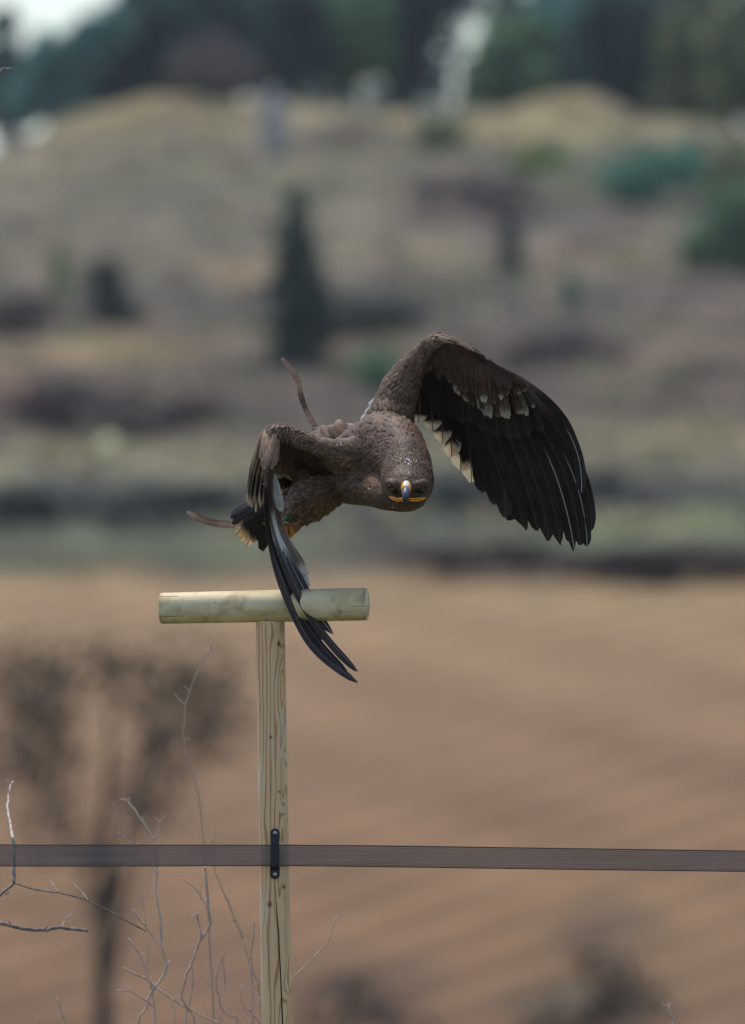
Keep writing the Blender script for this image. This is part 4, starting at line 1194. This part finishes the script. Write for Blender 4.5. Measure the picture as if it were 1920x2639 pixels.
# coverts under that wing, row by row
def covert_row(roots, tips, n, hw, mats, off, N, seed, name='covert_feather', tilt=-.12, bow=6.0, tipr=.9):
    R_, T_ = along(roots, n), along(tips, n)
    rng = np.random.default_rng(seed)
    for i in range(n):
        a, b = R_[i].copy(), T_[i].copy()
        a[2] += off; b[2] += off
        b[:2] += rng.normal(size=2) * (2.5 + hw * .16)
        c = (a + b) / 2
        c[0] += bow; c[1] -= bow * .7
        m = mats[i] if isinstance(mats, list) else mats
        feather(name, [a, c, b], hw * (.88 + .24 * rng.random()), N, MF[m], None, tilt + rng.normal() * .04, seed=seed + i, tip=tipr, rag=.06, n=9, hw0=.6)
NU = (-.35, -.85, -.35)
lead = [(1085, 962, .075), (1108, 925, .05), (1140, 900, .02), (1200, 915, -.03), (1262, 945, -.055), (1330, 985, -.06)]
covert_row(lead, [(1080, 1045, .20), (1120, 1075, .20), (1180, 1085, .13), (1240, 1110, .07), (1300, 1130, .02), (1352, 1130, -.01), (1400, 1110, -.04)], 20, 24, ['dark'] * 7 + ['dusky'] * 13, -.035, NU, 300)
covert_row(lead, [(1085, 1010, .15), (1125, 1015, .12), (1172, 1018, .07), (1225, 1052, .03), (1285, 1086, -.01), (1335, 1075, -.03), (1378, 1052, -.05)], 20, 14, ['dark'] * 6 + ['greater_w', 'greater', 'greater', 'median', 'greater_w', 'greater', 'greater_w', 'median', 'greater_w', 'greater_w', 'median', 'greater', 'greater_w', 'greater'], -.055, NU, 330)
covert_row(lead, [(1092, 995, .12), (1128, 980, .08), (1165, 985, .04), (1215, 1018, .0), (1270, 1042, -.03), (1318, 1028, -.05), (1352, 1012, -.06)], 24, 16, ['dark'] * 4 + ['median', 'lesser', 'median_w', 'median', 'median', 'lesser', 'median', 'lesser', 'median', 'median_w', 'median', 'median_w', 'lesser', 'median', 'median_w', 'median', 'median_w', 'median', 'median_w', 'median_w'], -.07, NU, 360)
covert_row(lead, [(1100, 968, .08), (1130, 945, .05), (1170, 955, .02), (1220, 980, -.02), (1275, 1000, -.05), (1320, 1000, -.06), (1345, 998, -.07)], 26, 13, 'lesser', -.082, NU, 400)
covert_row([(1098, 940, .05), (1125, 902, .02), (1150, 885, .0), (1200, 898, -.04), (1262, 932, -.06), (1318, 970, -.065)], [(1108, 945, .06), (1138, 925, .04), (1172, 922, .0), (1220, 940, -.03), (1275, 965, -.055), (1325, 985, -.065)], 26, 11, 'lesser', -.075, NU, 440)
# greyish scapulars and upper side of that wing, left of the arm
for i, (a, b, w) in enumerate([((1010, 1000, .06), (968, 1030, .12), 13), ((1000, 1030, .07), (950, 1040, .14), 12), ((990, 1040, .08), (940, 1062, .16), 15), ((985, 1055, .09), (930, 1078, .18), 15),
                               ((985, 1070, .10), (918, 1098, .20), 16), ((990, 1085, .11), (908, 1112, .22), 16), ((970, 1095, .10), (925, 1118, .2), 14), ((1000, 1010, .05), (962, 1050, .10), 12), ((985, 1050, .06), (945, 1085, .12), 13)]):
    feather('scapular_feather', [a, ((a[0] + b[0]) / 2 - 5, (a[1] + b[1]) / 2 - 8, (a[2] + b[2]) / 2 - .01), b], w, (-.55, -.6, .6), MF['scapular'], None, .1, seed=500 + i, tip=.9, n=10, hw0=.7)
# big feathers on the back, pale-edged
for i, (a, b, w) in enumerate([((905, 1120, .16), (848, 1102, .34), 26), ((900, 1135, .14), (835, 1120, .32), 26), ((880, 1130, .18), (812, 1122, .38), 26), ((890, 1150, .1), (815, 1142, .28), 24), ((905, 1108, .2), (868, 1096, .4), 24)]):
    feather('scapular_feather', [a, ((a[0] + b[0]) / 2, (a[1] + b[1]) / 2 - 12, (a[2] + b[2]) / 2), b], w, (-.2, -.35, .9), MF['hand'], None, 0, seed=520 + i, tip=.9, n=10, hw0=.7)

# its right wing (left in the photograph): far upper side, dark underside, hand edge-on
TIP2 = along([(637, 1304, .34), (650, 1318, .34), (667, 1316, .34), (684, 1300, .35), (702, 1290, .37), (726, 1280, .40)], 9)
for i in range(9):
    b = TIP2[i]; f = i / 8
    a = (692 + 40 * f, 1112 + 10 * f, .0 + .02 * f)
    feather('secondary_feather', [a, (a[0] * .45 + b[0] * .55 - 22 * (1 - f), a[1] * .5 + b[1] * .5 - 22, .15), b], 24, (-.75, -.6, .25), MF['upper'], None, .1, seed=540 + i, tip=.7, rag=.12, hw0=.6, point=.3)
for i in range(8):
    f = i / 7
    b = (654 + 34 * f, 1196 + 25 * f, .16); a = (682 + 18 * f, 1108, -.01)
    feather('covert_feather', [a, (a[0] * .5 + b[0] * .5 - 10, a[1] * .5 + b[1] * .5 - 8, .07), b], 14, (-.75, -.6, .25), MF['hand'], None, .1, seed=560 + i, tip=.9, rag=.06, n=10, hw0=.6)
SR2 = along([(722, 1150, .0), (760, 1160, .02), (800, 1178, .04), (850, 1200, .06)], 10)
ST2 = along([(708, 1268, .34), (730, 1262, .36), (752, 1256, .38), (785, 1250, .38), (820, 1250, .36)], 10)
for i in range(10):
    a, b = SR2[i], ST2[i]
    feather('secondary_feather', [a, ((a[0] + b[0]) / 2, (a[1] + b[1]) / 2 - 18, .22), b], 26, (.15, -.7, -.7), MF['secondary'], None, .12, seed=580 + i, tip=.8, rag=.04, hw0=.7)
covert_row([(722, 1145, -.01), (760, 1155, .0), (800, 1172, .01), (850, 1195, .02)], [(722, 1236, .16), (738, 1230, .18), (760, 1240, .19), (790, 1232, .18), (830, 1235, .16)], 11, 19, ['greater', 'greater_w', 'greater_w', 'greater', 'median', 'greater_w', 'greater_w', 'dark', 'dark', 'dark', 'dark'], -.01, (.1, -.75, -.65), 600)
covert_row([(722, 1140, -.03), (760, 1150, -.02), (800, 1166, -.01), (850, 1190, .0)], [(722, 1205, .08), (745, 1205, .1), (775, 1212, .1), (810, 1220, .1), (850, 1235, .1)], 14, 17, ['median'] * 5 + ['dark'] * 9, -.025, (.1, -.75, -.65), 620)
covert_row([(725, 1125, -.05), (765, 1142, -.05), (805, 1160, -.04), (850, 1182, -.03)], [(730, 1172, .02), (765, 1180, .03), (805, 1192, .04), (855, 1212, .05)], 16, 13, ['lesser'] * 6 + ['median'] * 10, -.03, (.1, -.8, -.6), 650)
# hand: brown coverts narrowing to a point over the primaries
for i, (a, b, w) in enumerate([((705, 1120, -.105), (680, 1212, -.15), 13), ((700, 1140, -.115), (690, 1202, -.152), 12), ((712, 1130, -.105), (700, 1210, -.14), 13), ((716, 1120, -.09), (711, 1200, -.12), 12),
                               ((690, 1118, -.1), (676, 1190, -.14), 12), ((708, 1100, -.09), (699, 1170, -.13), 14), ((692, 1108, -.09), (684, 1160, -.125), 14)]):
    feather('covert_feather', [a, ((a[0] + b[0]) / 2 - 2, (a[1] + b[1]) / 2, (a[2] + b[2]) / 2 - .012), b], w, (-.1, -1, .15), MF['hand'], None, 0, seed=670 + i, tip=1.2, n=10, hw0=.8, point=.3)
CONT = np.array([(684, 1165), (678, 1230), (675, 1290), (680, 1345), (686, 1385), (696, 1425), (712, 1478), (727, 1512), (744, 1560), (758, 1592), (787, 1634), (816, 1684), (848, 1722), (884, 1750), (921, 1760)], dtype=float)
P2 = [((921, 1761), 'slatep', 17), ((921, 1734), 'slatep', 18), ((902, 1747), 'slatep', 25), ((857, 1639), 'slatew', 36), ((836, 1650), 'slatew', 31), ((813, 1588), 'slatew', 31), ((800, 1556), 'innerp', 28), ((793, 1512), 'innerp', 30), ((790, 1482), 'innerp', 30), ((774, 1456), 'innerp', 26)]
for k, (tp, mt, hw) in enumerate(P2):
    pts = []
    y0 = 1168 + 6 * k
    for s in np.linspace(0, 1, 8):
        y = y0 + (tp[1] - y0) * s
        xa = np.interp(y, CONT[:, 1], CONT[:, 0]) + 8
        xo = np.interp(tp[1], CONT[:, 1], CONT[:, 0]) + 8
        x = xa + (tp[0] + 5 - xo) * (s ** 1.25) + (1.5 * k + (5 if k > 2 else 0)) * (1 - s)
        pts.append((x, y, -.125 + .012 * k + .05 * s + .03 * math.sin(s * 3)))
    feather('primary_feather', pts, hw, np.array([(.95 - .42 * q, -.28 - .55 * q, .05) for q in np.clip((np.linspace(y0, tp[1], 26) - 1370) / 110, 0, 1)]), MF[mt], None, .08, curve='cat', seed=700 + k, tip=1.9 if k < 4 else 1.2, emarg=.78 if k < 5 else None, rag=.02 if k < 6 else .05, hw0=.5, n=26, point=.35 if k < 4 else 0.0)
feather('covert_feather', [(706, 1222, -.02), (716, 1262, -.02), (728, 1319, .0)], 14.5, (.25, -.95, .1), MF['white'], None, 0, seed=720, tip=1.0, n=12, hw0=.25, label='bluish white oval feather')
# tail, half hidden behind that wing
TAIL = [((590, 1336, .66), 'tail_d', 16), ((596, 1352, .655), 'tail_d', 18), ((605, 1382, .65), 'tail', 22), ((617, 1394, .64), 'tail', 25), ((634, 1410, .63), 'tail', 30), ((650, 1398, .62), 'tail_d', 26), ((664, 1396, .61), 'tail_d', 24), ((677, 1424, .60), 'tail_d', 17), ((690, 1362, .60), 'tail', 22), ((700, 1345, .60), 'tail', 20)]
for i, (b, mt, w) in enumerate(TAIL):
    a = (722 - 3 * i, 1262 + 1.5 * i, .44)
    feather('tail_feather', [a, ((a[0] + b[0]) / 2 + 2, (a[1] + b[1]) / 2 - 12, .58), b], w, (-.15, -.85, .45), MF[mt], None, .1, seed=740 + i, tip=.7, rag=.06, hw0=.6, point=.55)
# frayed barbs at the tail and wing ends
mb = MB()
rng = np.random.default_rng(9)
for a, b in [((645, 1272, .3), (606, 1290, .32)), ((606, 1290, .32), (601, 1288, .32)), ((625, 1340, .6), (598, 1366, .62)), ((622, 1352, .6), (600, 1375, .62)), ((620, 1362, .6), (606, 1392, .62)), ((640, 1330, .6), (622, 1352, .62)), ((676, 1420, .64), (679, 1437, .64)), ((640, 1300, .5), (612, 1330, .55)), ((618, 1368, .6), (601, 1384, .62))]:
    A, B = W(*a), W(*b)
    mb.tube([A, (A + B) / 2 + rng.normal(size=3) * .002, B], [.0009, .0003], 5, 6)
mb.build('frayed_barb', mat_simple('pale_barbs', C(150, 130, 104), .7, .2), eagle, True, origin=W(625, 1340, .6))['kind'] = 'stuff'

# ---- face
M_BEAK = None
t = NT('blue_grey_horn')
sp = t.n('ShaderNodeSeparateXYZ'); t.l(t.coord('UV'), sp.inputs[0])
n = t.noise(t.coord('Object'), 160.0, 3.0)
c = t.mix(t.step(sp.outputs[0], .35, .95), C(84, 90, 106), C(18, 20, 28))
c = t.mix(1.0, c, t.mix(n, (.8, .8, .8, 1), (1.2, 1.2, 1.2, 1)), 'MULTIPLY')
M_BEAK = t.done(t.principled(c, .42, .4))
t = NT('waxy_cere_white_above')
sp = t.n('ShaderNodeSeparateXYZ'); t.l(t.coord('Object'), sp.inputs[0])
n = t.noise(t.coord('Object'), 260.0, 3.0)
ab = t.math('ADD', t.math('ABSOLUTE', sp.outputs[0]), t.math('MULTIPLY', t.math('SUBTRACT', n, .5), .006))
c = t.mix(t.step(ab, .0045, .0075), C(222, 214, 200), C(246, 170, 40))
M_CERE = t.done(t.principled(c, .45, .45, t.bump(n, .2, .0006)))
M_CEREW = mat_simple('white_brow_bristles', C(226, 214, 196), .7, .2, .15, 400, .4, .001)
M_GAPE = mat_simple('orange_gape_skin', C(246, 152, 40), .4, .45, .15, 200, .2, .0005)
M_EYE = mat_simple('dark_brown_eye', C(40, 24, 14), .12, .45, .3, 200, .0, .0001)
M_PUPIL = mat_simple('black_pupil', (.003, .003, .003, 1), .12, .4)
M_BLACK = mat_simple('black_skin', (.012, .010, .009, 1), .6, .2)
def loft(mb, secs, seg=16):
    """secs: (px, py, depth, rx mm, rz mm): ellipses stacked along the path, each across the path."""
    P = np.array([W(*s[:3]) for s in secs])
    T = nz(np.gradient(P, axis=0))
    X = np.array((1.0, 0, 0))
    V, U = [], []
    a = np.linspace(0, 2 * math.pi, seg, endpoint=False)
    for i, s in enumerate(secs):
        up = nz(np.cross(X, T[i]))
        for k in a:
            V.append(P[i] + X * math.cos(k) * s[3] / 1000 + up * math.sin(k) * s[4] / 1000)
            U.append((i / (len(secs) - 1), k))
    F = [(i * seg + j, i * seg + (j + 1) % seg, (i + 1) * seg + (j + 1) % seg, (i + 1) * seg + j) for i in range(len(secs) - 1) for j in range(seg)]
    F.append(tuple(range(seg - 1, -1, -1))); F.append(tuple(range((len(secs) - 1) * seg, len(secs) * seg)))
    mb.add(V, F, U)
mb = MB()
loft(mb, [(1046, 1263, -.382, 10.5, 12), (1046, 1266, -.397, 9.6, 10.8), (1045.5, 1272, -.410, 9.0, 9.0), (1045, 1279, -.417, 8.4, 7.4), (1044.5, 1286, -.418, 7.0, 5.8), (1044, 1292, -.414, 4.6, 4), (1043.5, 1296.5, -.410, 1.4, 1.4)])
beak = mb.build('beak', M_BEAK, eagle, True, origin=W(1046, 1262, -.385))
mb = MB()
loft(mb, [(1047, 1250, -.350, 14.5, 17), (1047, 1254, -.368, 14.0, 16), (1046.5, 1260, -.384, 13.0, 14), (1046, 1265, -.394, 11.6, 12.2)])
cere = mb.build('cere', M_CERE, beak, True, origin=W(1047, 1254, -.37))
mb = MB()
for sx in (-1, 1):
    mb.ball(W(1046.5 + sx * 11.5, 1266, -.386), (.0022, .0030, .0042), 10, 8)
mb.build('nostril', M_BLACK, beak, True, origin=W(1047, 1266, -.386))
mb = MB()
rng = np.random.default_rng(4)
for k in range(150):
    a = rng.random() * math.pi
    x = 1047 + 12.5 * math.cos(a) * (.3 + .7 * rng.random()); y = 1256 - 10 * math.sin(a) * (.2 + .8 * rng.random())
    dep = -.356 - .017 * max(0, (y - 1244) / 14)
    p = W(x, y, dep)
    q = p + np.array((rng.normal() * .0018, -.004, .004 + .003 * rng.random()))
    mb.tube([p, (p + q) / 2 + (0, -.0014, 0), q], [.0012, .0006], 5, tone=rng.random())
mb.build('brow_bristles', M_CEREW, eagle, True, origin=W(1047, 1250, -.36))['kind'] = 'stuff'
# gape: an upper and a lower orange lip on each side with the dark mouth line between
for side, far in ((-1, (1003, 1280)), (1, (1098, 1283))):
    for up, r in ((-2.6, 2.0), (2.6, 1.9)):
        mb = MB()
        sx = 1046 + side * 8
        pts = [W(sx, 1287 + up * .9, -.398), W(sx + side * 12, 1288.5 + up, -.384), W((sx + far[0]) / 2 + side * 6, (1288 + far[1]) / 2 + 1 + up, -.372), W(far[0], far[1] + up * .35, -.345)]
        mb.tube(pts, [r / 1000, r * 1.1 / 1000, r / 1000, r * .5 / 1000], 8, 14)
        mb.build('gape_lip', M_GAPE, eagle, True, origin=pts[0])
    mb = MB()
    pts = [W(1046 + side * 6, 1287, -.393), W(1046 + side * 24, 1288, -.377), W(far[0] - side * 6, far[1] + .5, -.352)]
    mb.tube(pts, [.0017, .0014, .0006], 6, 10)
    mb.build('mouth_line', M_BLACK, eagle, True, origin=pts[0])
mb = MB()
loft(mb, [(1045, 1289, -.372, 12, 5), (1044.5, 1291.5, -.390, 9, 4.5), (1044, 1294, -.402, 5.5, 3.2), (1044, 1295.5, -.408, 2, 1.5)])
mb.build('lower_beak', M_BEAK, eagle, True, origin=W(1045, 1289, -.375))
for ex, ey in ((1017, 1262), (1084, 1263)):
    mb = MB(); e = W(ex, ey, -.3635)
    mb.ball(e, .0108, 18, 12)
    eye = mb.build('eye', M_EYE, eagle, True, origin=e)
    mb = MB(); mb.ball(e + (0, -.0074, 0), (.0055, .0046, .0055), 14, 8)
    mb.build('pupil', M_PUPIL, eye, True, origin=e)
    mb = MB()
    a = np.linspace(-.1, math.pi + .1, 12)
    side = -1 if ex < 1046 else 1
    P = np.array([e + np.array((math.cos(k) * .0125, -.0075 + .0030 * abs(math.cos(k)), math.sin(k) * .0060 + side * math.cos(k) * .0040 + .001)) for k in a])
    mb.tube(P, [.0022, .0036, .0022], 7)
    mb.build('eyelid', M_BLACK, eagle, True, origin=e)
# white flecks on forehead, crown and shoulder
def surf(px, py):
    """Front surface of the body at that spot."""
    q = W(px, py, -.3)
    d = (BV[:, 0] - q[0]) ** 2 + (BV[:, 2] - q[2]) ** 2
    near = np.where(d < .006 ** 2)[0]
    if len(near) == 0:
        near = np.array([np.argmin(d)])
    i = near[np.argmin(BV[near, 1])]
    return BV[i], BN[i]
rng = np.random.default_rng(14)
M_FLECK = mat_simple('white_fleck', C(236, 232, 228), .6, .2, .05)
mb = MB()
for px, py, s in [(1035, 1187, 4), (1049, 1189, 5), (1053, 1191, 6), (1057, 1196, 4.5), (1064, 1191, 3.4), (1070.5, 1194.5, 4), (1044.5, 1198.5, 4.2), (1052, 1202.5, 5), (1056, 1204, 3), (1052.5, 1223.5, 5), (1049, 1226, 3), (1054, 1229, 3), (990, 1255, 3), (945, 1146, 4), (870, 1149, 4), (880, 1149, 5), (1017, 1302, 4), (1083, 1304, 4), (958, 1262, 4)]:
    p, nn = surf(px, py)
    q = W(px, py, p[1] - 30)
    p = q + nn * .0085
    up = nz(np.array((rng.normal() * .4, .3, 1.0)))
    up = nz(up - nn * np.dot(up, nn)); sd = np.cross(nn, up)
    h = s / 1000
    mb.add([p - up * h * .7 - sd * h * .25, p - up * h * .5 + sd * h * .3, p + up * h * .8 + nn * .0015, p + up * h * .3 - sd * h * .45], [(0, 1, 2, 3)])
mb.build('white_flecks', M_FLECK, eagle, False, origin=W(1050, 1200, -.3))['kind'] = 'stuff'

# ---- legs: anklet, foot, jesses
M_LEATHER = mat_simple('worn_brown_leather', C(150, 116, 98), .65, .25, .35, 90, .4, .0008)
M_ANKLET = mat_simple('dark_brown_leather', C(136, 88, 46), .6, .3, .3, 120, .3, .0006)
M_GREEN = mat_simple('green_leg_band', C(52, 92, 62), .5, .35, .2, 200, .1, .0003)
M_FOOT = mat_simple('yellow_scaly_foot', C(196, 128, 40), .5, .35, .25, 300, .6, .0008)
M_CLAW = mat_simple('black_talon', C(28, 24, 22), .3, .5)
mb = MB()
ft = (740, 1358, .115)
# clenched foot: three forward toes curled under and a hind toe
for k, (a, b, c_, e) in enumerate([((730, 1358, .10), (722, 1366, .08), (728, 1377, .08), (738, 1378, .10)), ((738, 1360, .095), (735, 1372, .07), (740, 1383, .08), (746, 1380, .10)),
                                   ((748, 1360, .10), (752, 1370, .08), (750, 1380, .085), (746, 1380, .11)), ((742, 1358, .14), (748, 1368, .16), (746, 1376, .15), (742, 1378, .13))]):
    mb.tube([W(*a), W(*b), W(*c_), W(*e)], [.0075, .0075, .006, .0035], 9, 10)
mb.tube([W(756, 1335, .13), W(748, 1348, .125), W(740, 1362, .115)], [.013, .0125, .013], 10, 6)
foot = mb.build('foot', M_FOOT, eagle, True, origin=W(*ft))
for a, b, c_ in [((738, 1378, .10), (744, 1380, .105), (746, 1374, .115)), ((746, 1380, .10), (750, 1378, .11), (749, 1371, .12)), ((742, 1378, .13), (736, 1378, .12), (735, 1372, .11))]:
    mb = MB(); mb.tube([W(*a), W(*b), W(*c_)], [.0036, .0025, .0006], 7, 7)
    mb.build('talon', M_CLAW, foot, True, origin=W(*a))
mb = MB()
secs = [(757, 1347, .125, 23, 18), (748, 1353, .118, 25, 20), (741, 1361, .112, 22, 19), (738, 1367, .11, 17, 16)]
P = [W(*s[:3]) for s in secs]
seg = 22; V = []
axd = nz(P[-1] - P[0]); s1 = nz(np.cross(axd, (0, 1, 0))); s2 = np.cross(axd, s1)
for p, s in zip(P, secs):
    for k in range(seg):
        a = 2 * math.pi * k / seg
        V.append(p + s1 * math.cos(a) * s[3] / 1000 + s2 * math.sin(a) * s[4] / 1000)
F = [(i * seg + j, i * seg + (j + 1) % seg, (i + 1) * seg + (j + 1) % seg, (i + 1) * seg + j) for i in range(3) for j in range(seg)]
ank = mesh_obj('anklet', V, F, M_ANKLET, eagle, True, origin=W(*ft))
so = ank.modifiers.new('thick', 'SOLIDIFY'); so.thickness = .0025; so.offset = 0
mb = MB()
mb.tube([W(755, 1334, .105), W(744, 1336, .095), W(735, 1342, .10), W(730, 1350, .11)], [.007, .0085, .0075, .004], 8, 8, flat=.5)
mb.build('leg_band', M_GREEN, eagle, True, origin=W(744, 1336, .1))
mb = MB()
mb.tube([W(754, 1352, .10), W(766, 1348, .10), W(776, 1342, .10)], [.004, .003, .0015], 7, 6)
mb.tube([W(724, 1352, .09), W(735, 1347, .085), W(748, 1352, .085)], [.003, .0042, .003], 7, 8)
mb.build('anklet_tab', M_LEATHER, ank, True, origin=W(754, 1352, .10))

def strap(label, pts, width, mats, patches):
    """A leather jess: a flat band with thickness along pts, its slit near the free end cut through as real gap."""
    P = resample([W(*p) for p in pts], 46)
    T = nz(np.gradient(P, axis=0))
    Nf = np.array((.1, -1, .25))
    S = nz(np.cross(T, Nf)); M = nz(np.cross(S, T))
    L = np.linspace(0, 1, 46)
    V, F, tn = [], [], []
    vs = [-1, -.16, .16, 1]
    def wid(l):
        e = min(1, (1 - l) / .03)
        return width / 2000 * (.45 + .55 * math.sqrt(max(0, e))) * (1 + .05 * math.sin(l * 30))
    m = 4
    for i in range(46):
        w = wid(L[i])
        for back in (0, 1):
            for v in vs:
                V.append(P[i] + S[i] * v * w + M[i] * (.0015 if not back else -.0015) + M[i] * .002 * math.sin(L[i] * 14))
                tn.append(patches(L[i]))
    st = 8
    for i in range(45):
        for j in range(3):
            if j == 1 and .885 < (L[i] + L[i + 1]) / 2 < .93:
                for jj in (1, 2):   # walls of the slit
                    F.append((i * st + jj, (i + 1) * st + jj, (i + 1) * st + 4 + jj, i * st + 4 + jj))
                continue
            a = i * st + j
            F.append((a, a + 1, a + st + 1, a + st))
            b = a + 4
            F.append((b, b + st, b + st + 1, b + 1))
        for j in (0, 3):
            a = i * st + j
            F.append((a, a + st, a + st + 4, a + 4))
    F.append((45 * st, 45 * st + 1, 45 * st + 5, 45 * st + 4)); F.append((45 * st + 1, 45 * st + 2, 45 * st + 6, 45 * st + 5)); F.append((45 * st + 2, 45 * st + 3, 45 * st + 7, 45 * st + 6))
    t_ = mats
    o = mesh_obj('jess', V, F, t_, eagle, True, None, tn, P[0])
    o['label'] = label
    return o
M_JESS = mat_tone('jess_leather', C(70, 56, 48), C(212, 172, 146), .65, .25, nscale=70)
strap('brown leather jess trailing left past the tail', [(735, 1352, .16), (705, 1356, .5), (680, 1358, .68), (640, 1356, .72), (604, 1352, .72), (570, 1350, .71), (540, 1345, .70), (510, 1335, .69), (492, 1324, .68), (482, 1319, .68)], 18, M_JESS,
      lambda l: .7 - .35 * math.exp(-((l - .72) / .025) ** 2) - .45 * (l < .6) + .12 * math.sin(l * 40) + .12 * math.sin(l * 117))
strap('grey-brown leather jess standing up behind the back', [(800, 1270, .5), (825, 1180, .52), (813, 1105, .50), (800, 1080, .5), (788, 1055, .49), (779, 1032, .48), (774, 1012, .47), (769, 988, .46), (756, 960, .45), (744, 944, .45), (733, 930, .45), (725, 923, .45)], 14, M_JESS,
      lambda l: .72 - .7 * math.exp(-((l - .66) / .05) ** 2) + .16 * math.sin(l * 50) + .12 * math.sin(l * 131))
